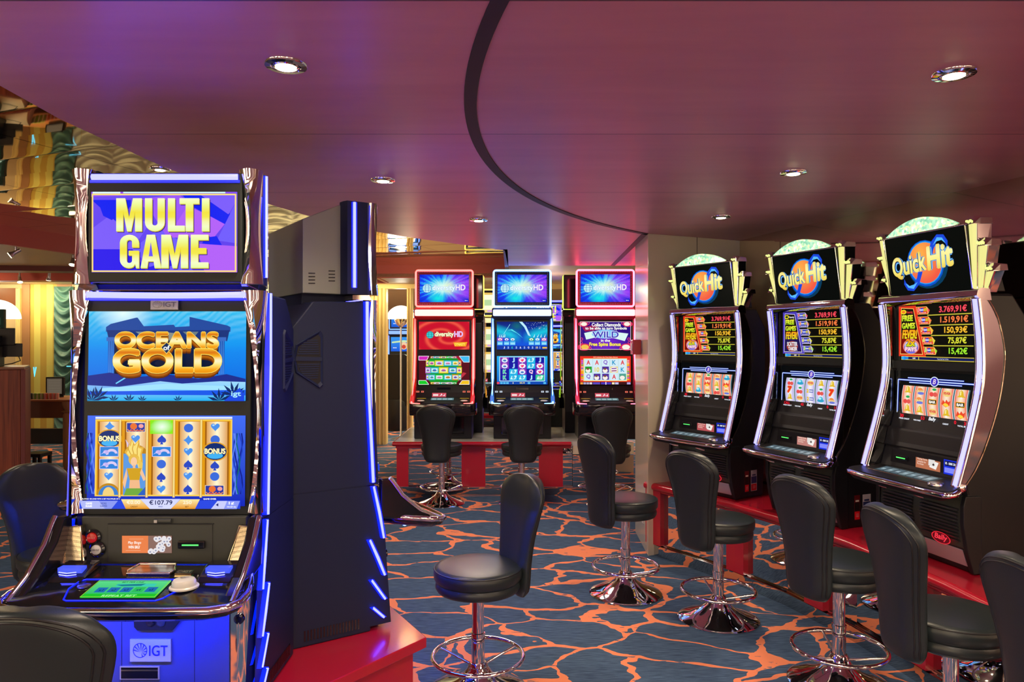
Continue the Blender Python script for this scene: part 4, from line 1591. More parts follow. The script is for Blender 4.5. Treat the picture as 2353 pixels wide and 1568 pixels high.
    b.box(-.119, .004, -.042, -.034, .091, .132, 'silver_plate')
    b.box(-.115, .0, -.0425, -.034, .094, .129, 'black_gloss')
    b.box(-.115, .0, -.043, -.034, .118, .122, 'steel')
    b.build('meter_window', by)
    b = MB()
    b.box(-.20, .20, -.125, -.105, .368, .374, 'led_under')
    b.build('under_deck_light', t)
    # top box
    b = MB()
    b.side([(.10, 1.335), (.34, 1.335), (.34, 1.620), (.195, 1.688), (.10, 1.688)], -.236, .236, 'beige_metal')
    tb = b.build('top_box', t, bev=.003)
    for s in (-1, 1):
        for yy, zz in ((.225, 1.385), (.305, 1.372)):
            for k in range(4):
                b = MB()
                b.side([(yy - .013, zz + k * .013), (yy + .013, zz + k * .013 - .001), (yy + .013, zz + k * .013 + .003), (yy - .013, zz + k * .013 + .004)], min(s * .236, s * .2375), max(s * .236, s * .2375), 'black')
                b.build('vent_slot', tb)
    for s in (-1, 1):
        b = MB()
        pts = [(s * x, y) for x, y in ((.23, .19), (.262, .188), (.286, .18), (.288, .14), (.286, .094), (.23, .094))]
        b.slab(pts, 1.334, 1.70, 'navy_panel')
        b.build('top_box_wing', tb, smooth=40)
    b = MB()
    b.box(-.245, .245, .064, .11, 1.337, 1.686, 'dark_bezel')
    b.build('top_box_surround', tb, bev=.004)
    c, W, H = art_multi()
    panel(c, 'top_screen', tb, W, H, (-.232, .0615, 1.3686), (.464, 0, 0), (0, 0, .2564))
    box('top_box_mount', t, -.19, .19, .15, .33, 1.29, 1.345, 'navy_panel', .003)
    b = MB()
    b.side([(.08, 1.312), (.16, 1.312), (.16, 1.33), (.09, 1.332)], -.29, .29, 'chrome')
    b.build('neck_plate', t)
    return t


HA = .50
blue0 = make_blue_machine()
blue0.location = (-1.107, 2.24, HA)
blue0['label'] = 'large blue-lit slot machine showing MULTI GAME, nearest to us at the left'
blue0['group'] = 'blue-lit slot machines'
copy_thing(blue0, (-.6545, 3.163, HA), math.radians(124), 'blue-lit slot machine seen from its dark side, second from left', 'blue-lit slot machines')
copy_thing(blue0, (-1.685, 3.42, HA), math.radians(-124), 'blue-lit slot machine hidden at the left, only its deck tip shows', 'blue-lit slot machines')
copy_thing(blue0, (.52, 10.85, .58), 0, 'distant blue-lit slot machine between the white and the pink-red machines', 'blue-lit slot machines')

# red laminate island under the blue-lit machines
t = thing('machine_stand', 'low red laminate island stand under the blue-lit machines', 'stand', (0, 0, 0))
isl = [(-.762, 2.235), (-.61, 2.435), (-.331, 2.803), (-.52, 3.124), (-.86, 3.62), (-1.354, 3.62), (-1.69, 3.124), (-1.883, 2.803), (-1.604, 2.435), (-1.452, 2.235)]
b = MB()
b.slab(isl, HA - .04, HA, 'red_laminate')
b.build('top_board', t, bev=.004)
cx_, cy_ = -1.107, 2.9
b = MB()
b.slab([(cx_ + (x - cx_) * .93, cy_ + (y - cy_) * .93) for x, y in isl], 0, HA - .04, 'red_laminate')
b.build('side_board', t)

# ------------------------------------------------------------------ artwork of the back row
def burst(W, H, cx_, cy_):
    stops = [(0.0, lin('f0fff0')), (0.2, lin('b0f0ec')), (0.36, lin('38c0f0')), (0.56, lin('1440f0')), (1.0, lin('0a18c0'))]
    rnd = random.Random(9)
    ray = [rnd.uniform(.75, 1.25) for _ in range(72)]

    def f(x, y):
        dx, dy = (x - cx_) / W * 1.5, (y - cy_) / H * 1.5
        a = math.atan2(dy, dx)
        d = .88 * math.hypot(dx * .9, dy) * ray[int((a + math.pi) / (2 * math.pi) * 71.9)]
        k = stops[-1][1]
        for (p, c0), (q, c1) in zip(stops, stops[1:]):
            if d < q:
                k = mixc(c0, c1, (d - p) / (q - p))
                break
        warm = max(0, math.cos(a - .05)) * max(0, 1 - abs(d - .5) / .42)
        k = mixc(k, lin('a83cf0'), .95 * warm)
        yel = max(0, 1 - math.hypot((x - cx_ - W * .12) / (W * .14), (y - cy_) / (H * .3)))
        k = mixc(k, lin('f0f4b0'), yel * .8)
        grn = max(0, 1 - math.hypot((x - W * .36) / (W * .22), (y - H * .14) / (H * .22)))
        return mixc(k, lin('10e8e0'), grn)
    return f


def globe_mark(c, x, y, r, col, ink):
    c.ell(x, y, r, r, col)
    c.ring(x, y, r, r, r * .09, ink)
    c.ring(x, y, r * .45, r, r * .09, ink)
    for q in (-.4, .1, .55):
        h = math.sqrt(1 - q * q) * r
        c.line([(x - h, y + q * r), (x + h, y + q * r)], r * .08, ink)


def art_topper():
    c = Cv()
    W, H = 100, 56
    c.grid(0, 0, W, H, 72, 40, burst(W, H, 48, 30))
    globe_mark(c, 15, 28, 9.5, 'bfeef6', '3a80c8')
    c.text('diversity', 26, 21, 72, 35, 'eafcff', off=.035, edge='5a98d8', ew=.03)
    c.text('HD', 73, 24, 93, 36, 'f4e8ff', off=.03, edge='8a50d8', ew=.03)
    c.rect(92, 2.4, 93.4, 4, 'f0f0f0')
    c.text('GLI', 94, 2.4, 97.5, 4, 'f0f0f0', off=.03)
    return c, W, H


def art_red_logo():
    c = Cv()
    W, H = 100, 55

    def f(x, y):
        d = math.hypot((x - 52) * .8, (y - 26) * 1.3)
        a = math.atan2((y - 26) * 1.3, (x - 52) * .8)
        q = .5 + .5 * math.sin(d * .28 - a * 2)
        return mixc(lin('c8102a'), lin('f25a44'), q ** 5 * .9)
    c.grid(0, 0, W, H, 60, 34, f)
    globe_mark(c, 22, 29, 7.5, '40d0d0', '0a5870')
    c.text('diversity', 31, 23, 69, 35.5, 'fdf8c8', off=.045, edge='0e4a3a', ew=.035)
    c.text('HD', 70, 25, 87, 36, 'd8a8f8', off=.025, edge='fff0ff', ew=.03)
    c.poly([(68, 14), (96, 15), (93, 6), (71, 6)], 'f0a020')
    c.text('DYNASTY', 71, 7.5, 92, 13, 'fff060', off=.04)
    return c, W, H


def art_globe():
    c = Cv()
    W, H = 100, 56
    c.rect(0, 0, W, H, '58101c')
    c.poly([(70, 56), (88, 56), (84, 36), (78, 30)], 'a02030')
    c.poly([(78, 6), (94, 22), (88, 24), (74, 10)], 'c03040')
    c.poly([(49 + 36 * math.cos(2 * math.pi * k / 48), max(0, min(56, 28 + 35 * math.sin(2 * math.pi * k / 48)))) for k in range(48)], '189028')
    cols = ['e8902a', '20c040', '30b8c0', '9050d8', 'e8d030', 'c060d0', '3080e0', 'f0a0d0']
    rnd = random.Random(5)
    for j in range(-2, 3):
        for i in range(-3, 4):
            la, lo = j * .40, i * .52 + (.26 if j % 2 else 0)
            if abs(lo) > 1.42:
                continue
            x, y = 49 + 36 * math.sin(lo) * math.cos(la), 28 + 35 * math.sin(la) * 1.02
            wq, hq = (8.6 * math.cos(lo) + .7) * math.cos(la * .8), 5.9 * math.cos(la * .9)
            k = cols[rnd.randrange(8)]
            hq = min(hq, 55.5 - y, y - .5)
            c.poly([(x - wq, y - hq), (x + wq, y - hq), (x + wq, y + hq), (x - wq, y + hq)], k)
            c.poly([(x - wq * .75, y - hq * .65), (x + wq * .75, y - hq * .65), (x + wq * .75, y + hq * .65), (x - wq * .75, y + hq * .65)], ['f4e8b0', 'd0f0e8', 'f8d0a0', 'c8e0f8'][rnd.randrange(4)])
            c.ell(x, y, wq * .45, hq * .4, cols[rnd.randrange(8)], 12)
            c.line([(x - wq * .5, y - hq * .2), (x + wq * .5, y - hq * .2)], 1.1, '604020')
    for pts, k in (([(0, 48), (16, 48), (20, 56), (0, 56)], 'd028b8'), ([(80, 56), (100, 56), (100, 44), (89, 44)], '40b8f0'),
                   ([(0, 0), (20, 0), (14, 8), (0, 8)], '18c828'), ([(80, 0), (100, 0), (100, 8), (86, 8)], 'f0c020')):
        c.poly(pts, k)
        c.line(pts + pts[:1], .9, 'f4f0f0')
    return c, W, H


def art_aurora():
    c = Cv()
    W, H = 100, 55

    def f(x, y):
        t = y / H
        k = mixc(lin('0a58e8'), lin('061a70'), t)
        b1 = max(0, 1 - abs(y - (22 + 12 * abs(x - 50) / 50 * 1.3)) / 14)
        k = mixc(k, lin('18d8e8'), b1 * .8 * min(1, abs(x - 50) / 22))
        b2 = max(0, 1 - math.hypot((x - 40) / 16, (y - 46) / 12))
        return mixc(k, lin('10786a'), b2 * .7)
    c.grid(0, 0, W, H, 50, 28, f)
    c.poly([(44, 55), (50, 55), (58, 46), (67, 26), (62, 28), (54, 44)], 'b8e8ff')
    c.poly([(20, 38), (30, 40), (44, 30), (52, 22), (40, 32), (28, 38)], '58e8f0')
    c.line([(13, 30), (26, 50)], .8, '90f4ff')
    rnd = random.Random(3)
    for k in range(40):
        x, y = rnd.uniform(58, 98), rnd.uniform(40, 54)
        c.rect(x, y, x + .7, y + .7, 'e0f4ff')
    for k in range(8):
        x = 4 + k * 3.4 if k < 4 else 72 + (k - 4) * 7
        c.poly([(x, 24), (x + 2, 24), (x + 2.4 + k % 3, 31)], 'd8fcff')
    for k, x in enumerate((1, 14, 26, 63, 75, 88)):
        c.rect(x, 17, x + 10.5, 23, ['b040c0', '4040d0', '20a0d0', '20a060', '30a0e0', 'c060b0'][k])
        c.ell(x + 5.2, 20, 3.8, 2.4, 'f4f0f8', 12)
        c.ell(x + 5.2, 19.4, 1.8, 1.2, ['f04060', '4060d0', '3080a0', '50b050', '40c0e0', 'f06080'][k], 10)
        c.rect(x, 9, x + 10.5, 16, '58c0f0')
        c.rect(x + 1, 10, x + 9.5, 13.4, '98dcf8')
    c.rect(0, 0, 100, 7.5, '0a38a8')
    for k, s in enumerate('J5K5A5Q5'):
        c.text(s, 13 + k * 8, 1.8, 16 + k * 8, 6, ['f0f0ff', 'b0d0ff'][k % 2] if s != 'K' else '30d0b0', off=.04)
    c.text('10', 77, 1.8, 81, 6, 'f0e090', off=.03)
    c.text('5', 84, 1.8, 86, 6, 'b0d0ff', off=.03)
    c.rect(90, 2, 99, 5, 'f0c040')
    return c, W, H


def royal(c, s, x, y, h, col, edge):
    w_ = {'Q': .85, 'K': .8, 'A': .8, 'J': .55, '10': 1.0}.get(s, .8) * h
    c.text(s, x - w_ / 2, y - h / 2, x + w_ / 2, y + h / 2, col, off=.035, edge=edge, ew=.035)


def art_ice_reels():
    c = Cv()
    W, H = 100, 56
    c.rect(0, 0, W, H, vgrad(0, H, '0a5ac8', '30d0f0', '18b0f0'))
    c.rect(6, 7, 94, 54, '0a14a0')
    rows = ['OJHWJ', 'OJHWH', 'KWOQH', 'KWXJG']
    for r, row in enumerate(rows):
        for k, s in enumerate(row):
            x, y = 7 + k * 17.4, 42.5 - r * 11.5
            xc, yc = x + 8.4, y + 5.6
            if s in 'OH':
                c.rect(x, y, x + 16.6, y + 11.2, '8030b8')
                if s == 'O':
                    c.ell(xc, yc - .6, 6, 4.4, 'e0f0ff', 18)
                    c.ell(xc, yc - 1, 3.4, 1.8, '3a6ac0', 14)
                    for q in (-2.6, 0, 2.6):
                        c.ell(xc + q, yc + 3.4, 1.7, 1.5, 'f8c0e0', 10)
                else:
                    for q in range(8):
                        a = q * math.pi / 4
                        c.ell(xc + 4.6 * math.cos(a), yc + 3.4 * math.sin(a), 2.2, 1.7, 'f4f4ff', 10)
                    heart(c, xc, yc - .3, 3.6, 'f03870', 'ffb0d0')
            elif s in 'WXG':
                c.rect(x, y, x + 16.6, y + 11.2, '20b8e8' if s != 'G' else '30c890')
                c.poly([(x + 2, y + 2), (x + 5, y + 9), (x + 8, y + 5), (x + 11, y + 10), (x + 15, y + 9), (x + 12, y + 2)], 'd8fcff')
                c.ell(xc, yc, 3.2, 2.8, '48b0d8' if s != 'G' else 'c0d8b0', 14)
            else:
                royal(c, s, xc, yc, 8.5, {'J': '98e0f8', 'K': '20c898', 'Q': 'f0a8d8'}[s], 'e8f8ff')
    c.line([(5.6, 6.8), (5.6, 54.4), (94.4, 54.4), (94.4, 6.8), (5.6, 6.8)], 1.2, 'd0fcff')
    c.rect(0, 0, W, 5.6, '0a48b0')
    c.rect(0, .8, 5, 4.8, 'f04050')
    for x in (6.5, 12.5, 18.5, 61, 92):
        c.rect(x, 1, x + 5, 4.6, '58c0f0')
    c.text('68,18', 45, 1.4, 55, 4.6, 'f0e070', off=.03)
    c.text('1', 31, 1.4, 33, 4.4, 'f0e8c0', off=.03)
    return c, W, H


def art_collect():
    c = Cv()
    W, H = 100, 56
    c.grid(0, 0, W, H, 20, 12, lambda x, y: mixc(lin('7a28d8'), lin('2c0e80'), min(1, math.hypot((x - 50) / 52, (y - 12) / 34))))
    c.poly([(4, 44), (30, 50), (40, 40), (10, 36)], 'a01850')
    for x, y, rx in ((6, 51, 10), (94, 51, 10), (8, 5, 13), (92, 5, 13)):
        c.ell(x, y, rx, rx * .55, 'd82858')
        c.ell(x + (1.5 if x < 50 else -1.5), y, rx * .6, rx * .38, 'f4f0e0' if y > 30 or x > 50 else 'f0c050')
    for x, y in ((2, 14), (3, 21), (97, 14), (96, 21), (16, 53), (84, 53), (20, 2), (80, 2)):
        c.ring(x, y, 3, 3, 1.1, 'e84070', 12)
    c.poly([(8, 33), (26, 37), (29, 24), (12, 20)], 'd8f4ec')
    c.poly([(62, 36), (95, 32), (88, 17), (66, 23)], 'd8f4f0')
    c.ell(50, 31, 27, 9, '88c8f4', 30)
    c.text('Collect Diamonds', 23, 46, 80, 53.5, 'ffffff', off=.035, edge='180838', ew=.03)
    c.text('to be able to turn Symbols', 10, 38.5, 92, 45.5, 'ffffff', off=.035, edge='180838', ew=.03)
    c.text('WILD', 24, 23.5, 76, 36.5, '4848b8', off=.03, edge='f0f4ff', ew=.045)
    c.text('in the', 41, 15.5, 59, 21, 'ffffff', off=.035, edge='180838', ew=.03)
    c.text('Free Spins Bonus', 18, 5, 80, 14.5, 'fcf060', off=.04, edge='7a1848', ew=.04)
    c.frame(0, 0, W, H, .8, 'f8e0e8')
    return c, W, H


def art_royals():
    c = Cv()
    W, H = 100, 56
    c.rect(0, 0, W, H, 'e83020')
    rnd = random.Random(6)
    for sx in (2, 92):
        for k in range(13):
            c.rect(sx, 9 + k * 3.1, sx + 5, 11.2 + k * 3.1, ['f0c020', 'e8d890', 'c060d0', '60c060', 'f0a0b0', '7080d0'][rnd.randrange(6)])
    c.text('MM initiates the Free Spins Bonus', 26, 52.6, 74, 54.8, 'fff0c0', off=.04)
    c.rect(6.5, 7, 92.5, 51.5, 'f8d860')
    c.rect(8, 8, 91.6, 50.8, 'cfe8f2')
    rows = [('A', 'A', 'Q', 'K', 'A'), ('g', '10', 'p', 'x', 'K'), ('Q', 'p', 'p', 'A', 't')]
    for r, row in enumerate(rows):
        for k, s in enumerate(row):
            x, y = 16.3 + k * 16.8, 43.6 - r * 14
            if s in ('A', 'Q', 'K', '10'):
                royal(c, s, x, y, 9.4, {'A': 'd83848', 'Q': '7858c8', 'K': '2898c8', '10': 'd8c860'}[s], 'f4f4f4')
            elif s == 'x':
                c.rect(x - 7.4, y - 6, x + 7.4, y + 6, 'f0d060')
                c.ell(x, y + 2, 6.6, 3.4, 'f4f0f8')
                c.ell(x, y - 2.4, 6.6, 3.2, 'e8e0f0')
                c.line([(x - 5, y + 2), (x + 5, y + 2.6)], 1.8, '70208a')
                c.line([(x - 5, y - 2.6), (x + 5, y - 2)], 1.8, '902050')
            else:
                c.rect(x - 6.6, y - 6, x + 6.8, y + 6, {'g': '20a030', 'p': '50309a', 't': '50a090'}[s])
                c.ell(x - .6, y - 2, 5, 4, 'f4ece0', 16)
                if s != 't':
                    c.ell(x - 1, y + 1.4, 2.8, 2, '7a4a30', 12)
    for k in range(1, 5):
        c.line([(7.9 + k * 16.8, 8), (7.9 + k * 16.8, 50.8)], .4, '8ab0c0')
    c.rect(0, 0, W, 5.4, '3a1418')
    for x, w_, k in ((.5, 5, 'f0a040'), (6.5, 5, 'b0a8d0'), (12.5, 5, 'b0a8d0'), (18.5, 5, 'd8d0e0'), (25, 14, '5a48c0'), (41, 20, '4a38c0'), (62.5, 5, 'f0e8c0'), (68.5, 7, 'c0c0f0'), (92, 7, 'b0a0d8')):
        c.rect(x, .6, x + w_, 4.6, k)
    c.rect(49.6, 0, 51.4, 5.4, 'f0e0f0')
    return c, W, H


def art_yellow():
    c = Cv()
    W, H = 100, 56
    c.rect(0, 0, W, H, vgrad(0, H, 'f0d880', 'f6f0b8', 'e8c060'))
    c.poly([(12, 8), (88, 8), (80, 50), (20, 50)], 'f8f8d8')
    c.rect(34, 20, 66, 36, 'b8d8a0')
    for k in range(4):
        c.rect(8 + k * 23, 2, 22 + k * 23, 7, ['e07030', '70b0d0', 'd0a0e0', 'e8c030'][k])
    return c, W, H


def art_bluegreen():
    c = Cv()
    W, H = 100, 56
    c.rect(0, 0, W, H, vgrad(0, H, '20b070', '28c8b0'))
    c.text('PLAY NOW', 30, 40, 70, 48, 'f06050', off=.03)
    c.text('ROLLS ON IT', 16, 28, 84, 37, 'f0fff0', off=.04)
    c.text('WIN POINTS', 16, 16, 84, 24, 'f0b0a0', off=.04)
    c.text('MULTIPLIER', 12, 5, 88, 13, 'f0fff0', off=.04)
    return c, W, H


def art_bluehead():
    c = Cv()
    W, H = 100, 56
    c.rect(0, 0, W, H, vgrad(0, H, '1a58d8', '3898f0'))
    c.poly([(4, 38), (50, 44), (96, 38), (96, 32), (50, 37), (4, 32)], 'c8e8b0')
    c.ell(50, 22, 14, 15, 'f0c8a0')
    c.ell(50, 18, 8, 8, 'd04838')
    for k in range(6):
        c.ell(10 + k * 5 + (48 if k > 2 else 0), 14, 1.8, 2.2, 'f0f4ff', 10)
    return c, W, H


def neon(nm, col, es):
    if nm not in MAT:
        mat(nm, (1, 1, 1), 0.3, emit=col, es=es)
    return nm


# ------------------------------------------------------------------ machine of the back row: neon outline, screen topper
def make_neon_machine(label, tube_c, bar_c, body, arts, loc, rz=0.0, topc=None):
    t = thing('slot_machine', label, 'slot machine', loc, rz, 'neon-outlined slot machines')
    nt, nb = neon('neon_%s' % tube_c[0], tube_c[1], tube_c[2]), neon('bar_%s' % bar_c[0], bar_c[1], bar_c[2])
    tp = neon('neon_%s' % topc[0], topc[1], topc[2]) if topc else nt
    b = MB()
    b.side([(.15, 0), (.56, 0), (.60, .25), (.60, 1.28), (.52, 1.36), (.33, 1.36), (.31, 1.33), (.33, .58), (.14, .36), (.14, .27)], -.315, .315, 'black')
    b.build('cabinet', t, bev=.008)
    b = MB()
    b.side([(.295, 1.44), (.42, 1.44), (.50, 1.37), (.50, 1.30), (.31, 1.30), (.27, 1.35), (.27, 1.42)], -.336, .336, body)
    hd = b.build('head', t, bev=.018)
    b = MB()
    b.box(-.325, .325, .262, .30, 1.348, 1.42, nb)
    b.build('light_bar', hd, bev=.012)
    for s in (-1, 1):
        b = MB()
        P = [(.33, 1.34), (.30, 1.30), (.285, .90), (.235, .64), (.10, .45), (.03, .395), (.03, .30), (.16, .30), (.20, .42), (.36, .70), (.40, 1.30)]
        b.side(P, min(s * .300, s * .338), max(s * .300, s * .338), body)
        b.build('side_frame', t, bev=.010)
        b = MB()
        q = [(s * .326, .302, 1.32), (s * .326, .288, 1.15), (s * .326, .279, .90), (s * .327, .228, .645), (s * .330, .092, .455), (s * .328, .022, .402), (s * .300, .012, .398), (s * .235, .012, .398)]
        b.tube(q, [.005, .0105, .0115, .0115, .0115, .010, .006, .003], nt, 8)
        b.build('light_strip', t, smooth=60)
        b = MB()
        b.tube([(x_, y_ + .017, z_ + .006) for x_, y_, z_ in q[:6]], .021, neon('halo_%s' % tube_c[0], tube_c[3], .75), 10)  # coloured halo of the neon put into a wider glowing tube
        b.build('glow_halo', t, smooth=60)
        box('side_armor', t, min(s * .318, s * .345), max(s * .318, s * .345), .38, .56, .45, 1.36, 'chrome' if body == 'black_gloss' else 'black_gloss', .012)
    b = MB()
    b.box(-.30, .30, .296, .34, .585, 1.30, 'dark_bezel')
    b.build('screen_surround', t, bev=.004)
    for fn, z0, z1, nm in ((arts[1], .975, 1.285, 'upper_screen'), (arts[2], .587, .902, 'lower_screen')):
        c, W, H = fn()
        panel(c, nm, t, W, H, (-.281, .2925, z0), (.562, 0, 0), (0, 0, z1 - z0))
    # sloped panel with note slots, and the lip of the deck
    b = MB()
    b.side([(.30, .583), (.24, .50), (.20, .455), (.03, .40), (.03, .37), (.33, .37), (.33, .583)], -.30, .30, 'black')
    pn = b.build('button_panel', t, bev=.004)
    box('usb_port', pn, -.075, .075, .262, .30, .515, .555, 'black_gloss', .004)
    c = Cv()
    c.rect(0, 0, 60, 18, 'c84a5a')
    c.rect(4, 5, 26, 13, 'f0d8d8')
    c.poly([(32, 3), (40, 16), (46, 6), (56, 14), (54, 4), (44, 9)], 'f4d0dc')
    panel(c, 'promo_display', pn, 60, 18, (-.125, .196, .452), (.155, 0, 0), (0, .03, .045))
    c = Cv()
    c.rect(0, 0, 60, 8, '5a7a80')
    for k in range(4):
        c.rect(3 + k * 14, 1.5, 14 + k * 14, 6.5, '8fb0b4')
    panel(c, 'button_display', pn, 60, 8, (-.13, .10, .4265), (.25, 0, 0), (0, .06, .02))
    for s in (-1, 1):
        b = MB()
        b.lathe([(.04, 0), (.04, .006), (.03, .012), (.001, .013)], 'white_plastic', (s * .235, .085, .418), 24)
        b.build('play_button', pn, smooth=40)
        c = Cv()
        c.rect(0, 0, 30, 3, 'b0a830')
        panel(c, 'slot_label', pn, 30, 3, (s * .235 - .05, .135, .439), (.10, 0, 0), (0, .02, .007), mt='print_art')
        for q in (0, 1):
            c = Cv()
            c.rect(0, 0, 8, 6, 'e8705a' if body != 'navy_panel' else 'c8d8e8')
            c.rect(2, 2, 6, 4, '40181c')
            panel(c, 'indicator', pn, 8, 6, (s * .255 - .045 + q * .05, .236, .500), (.03, 0, 0), (0, .010, .018))
    b = MB()
    xs = [-.365, -.35, -.30, .30, .35, .365]
    ys = [.10, .03, .0, .0, .03, .10]
    b.loft([[(x, y + .30, .395), (x, y + .004, .395), (x, y, .38), (x, y + .005, .30), (x, y + .03, .265), (x, y + .30, .265)] for x, y in zip(xs, ys)], 'black_gloss')
    b.build('deck_lip', t, smooth=35)
    b = MB()
    b.box(-.23, .23, .138, .15, .05, .24, 'black_gloss')
    b.build('belly_door', t, bev=.004)
    # topper
    b = MB()
    b.box(-.10, .10, .36, .42, 1.42, 1.47, body)
    b.build('topper_neck', t)
    b = MB()
    b.box(-.315, .315, .31, .39, 1.452, 1.86, body)
    tb = b.build('topper', t, bev=.012)
    b = MB()
    b.box(-.302, .302, .304, .312, 1.466, 1.846, body)  # body tint stands in for neon light on the bezel
    b.build('topper_surround', tb)
    c, W, H = arts[0]()
    panel(c, 'topper_screen', tb, W, H, (-.274, .3025, 1.503), (.548, 0, 0), (0, 0, .307))
    b = MB()
    pts = []
    for cx_, cz_, a0 in ((.291, 1.831, 0), (-.291, 1.831, 90), (-.291, 1.481, 180), (.291, 1.481, 270)):
        for k in range(5):
            a = math.radians(a0 + 22.5 * k)
            pts.append((cx_ + .026 * math.cos(a), .308, cz_ + .026 * math.sin(a)))
    b.tube(pts, .0105, tp, 8, loop=True)
    b.build('topper_light', tb, smooth=60)
    c = Cv()
    for k in range(30):
        for q in (0, 1):
            c.rect(2 + k * 3.2, 1 + q * 61, 2.6 + k * 3.2, 1.6 + q * 61, 'b8c8f0')
    for k in range(19):
        for q in (0, 1):
            c.rect(.6 + q * 97.8, 3 + k * 3.2, 1.2 + q * 97.8, 3.6 + k * 3.2, 'b8c8f0')
    b = MB()
    c.put(b, (-.292, .3038, 1.474), (.00584, 0, 0), (0, 0, .00584))
    b.build('bulb_border', tb)
    return t


YR = 7.75
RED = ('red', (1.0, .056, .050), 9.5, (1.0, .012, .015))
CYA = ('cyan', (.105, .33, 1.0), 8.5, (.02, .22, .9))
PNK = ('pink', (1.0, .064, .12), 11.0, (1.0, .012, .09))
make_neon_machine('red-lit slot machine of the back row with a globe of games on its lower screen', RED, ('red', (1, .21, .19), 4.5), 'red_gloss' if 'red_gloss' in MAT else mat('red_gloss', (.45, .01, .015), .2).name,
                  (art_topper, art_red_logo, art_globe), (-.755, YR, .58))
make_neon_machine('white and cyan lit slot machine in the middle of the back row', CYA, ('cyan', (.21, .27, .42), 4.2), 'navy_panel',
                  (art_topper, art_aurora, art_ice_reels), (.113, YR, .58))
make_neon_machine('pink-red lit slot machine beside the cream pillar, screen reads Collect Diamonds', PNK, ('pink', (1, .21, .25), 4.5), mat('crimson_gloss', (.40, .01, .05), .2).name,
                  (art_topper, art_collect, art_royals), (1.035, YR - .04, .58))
YEL = ('yellow', (1.0, .66, .10), 2.2, (1, .4, .02))
LIM = ('lime', (.70, .95, .10), 1.6, (.4, .8, .02))
for X, lb, kk in ((-.66, 'slot machine behind the red-lit one, only its yellow topper edge shows', YEL), (.93, 'slot machine behind the pink-red one, only its lime topper edge shows', LIM)):
    make_neon_machine(lb, kk, ('yel', (1, .8, .4), 1.2), 'black_gloss', (art_topper, art_yellow, art_yellow), (X, 8.98, .58), math.pi, kk)
make_neon_machine('distant slot machine with pale yellow screens seen between the red and the white machine', YEL, ('yel', (1, .8, .4), 1.2), 'black_gloss',
                  (art_yellow, art_yellow, art_yellow), (-.40, 10.75, .58))
make_neon_machine('far slot machine with blue and green screens in the doorway beside the fluted column', ('blue', (.15, .35, 1), 2, (.02, .1, 1)), ('bluebar', (.2, .4, 1), 1.3), 'navy_panel',
                  (art_bluehead, art_bluehead, art_bluegreen), (-2.35, 15.4, .45))

# ------------------------------------------------------------------ artwork of the curved machines
def art_globe_logo():
    c = Cv()
    W, H = 100, 54
    c.rect(0, 0, W, H, '060a08')
    rnd = random.Random(1)
    c.ell(52, 25, 25, 21, '063a5a')
    c.ell(50, 27, 23, 21, '0a50c8')
    c.ell(50, 27.5, 21.5, 19.6, '1a9af0')
    c.ell(50, 27.5, 20.3, 18.5, 'e84830')
    c.disc(50, 27.5, 20.3, 18.5, lambda x, y: mixc(lin('fbb04a'), lin('f05a44'), math.hypot((x - 45) / 26, (y - 36) / 26)))
    # blue ribbon looping round the globe
    c.poly([(54, 33), (60, 45), (68, 51), (76, 50), (80, 44), (79, 38), (77, 42), (73, 46), (67, 45), (62, 38), (60, 33)], '1a48d8')
    c.poly([(62, 42), (68, 48.5), (74, 47.5), (77.5, 42), (73, 45.5), (67, 45)], '58b8f8')
    c.poly([(46, 20), (40, 9), (32, 3), (24, 4), (20, 10), (21, 15), (23, 11), (27, 8), (33, 9), (38, 15), (40, 20)], '1a48d8')
    c.poly([(38, 11), (32, 5), (25, 6.5), (22, 11), (27, 8), (33, 9)], '58b8f8')
    for off, k in ((.26, '0a78e0'), (.22, 'a8e8ff'), (.18, '1a68c8'), (.13, '3a1408')):
        c.text('Quick', 7, 15.5, 51.5, 37.5, k, off=off * .45, shear=.14, rot=.09)
        c.text('Hit', 52, 20.5, 85, 43, k, off=off * .38, shear=.16, rot=.07)
    c.text('Quick', 7, 15.5, 51.5, 37.5, vgrad(14, 38, 'e8b838', 'f6e878', 'fbf4a8', 'f0d050'), off=.035, shear=.14, rot=.09, bands=4)
    c.text('Hit', 52, 20.5, 85, 43, vgrad(18, 45, 'e8b838', 'f6e878', 'fbf4a8', 'f0d050'), off=.045, shear=.16, rot=.07, bands=4)
    return c, W, H


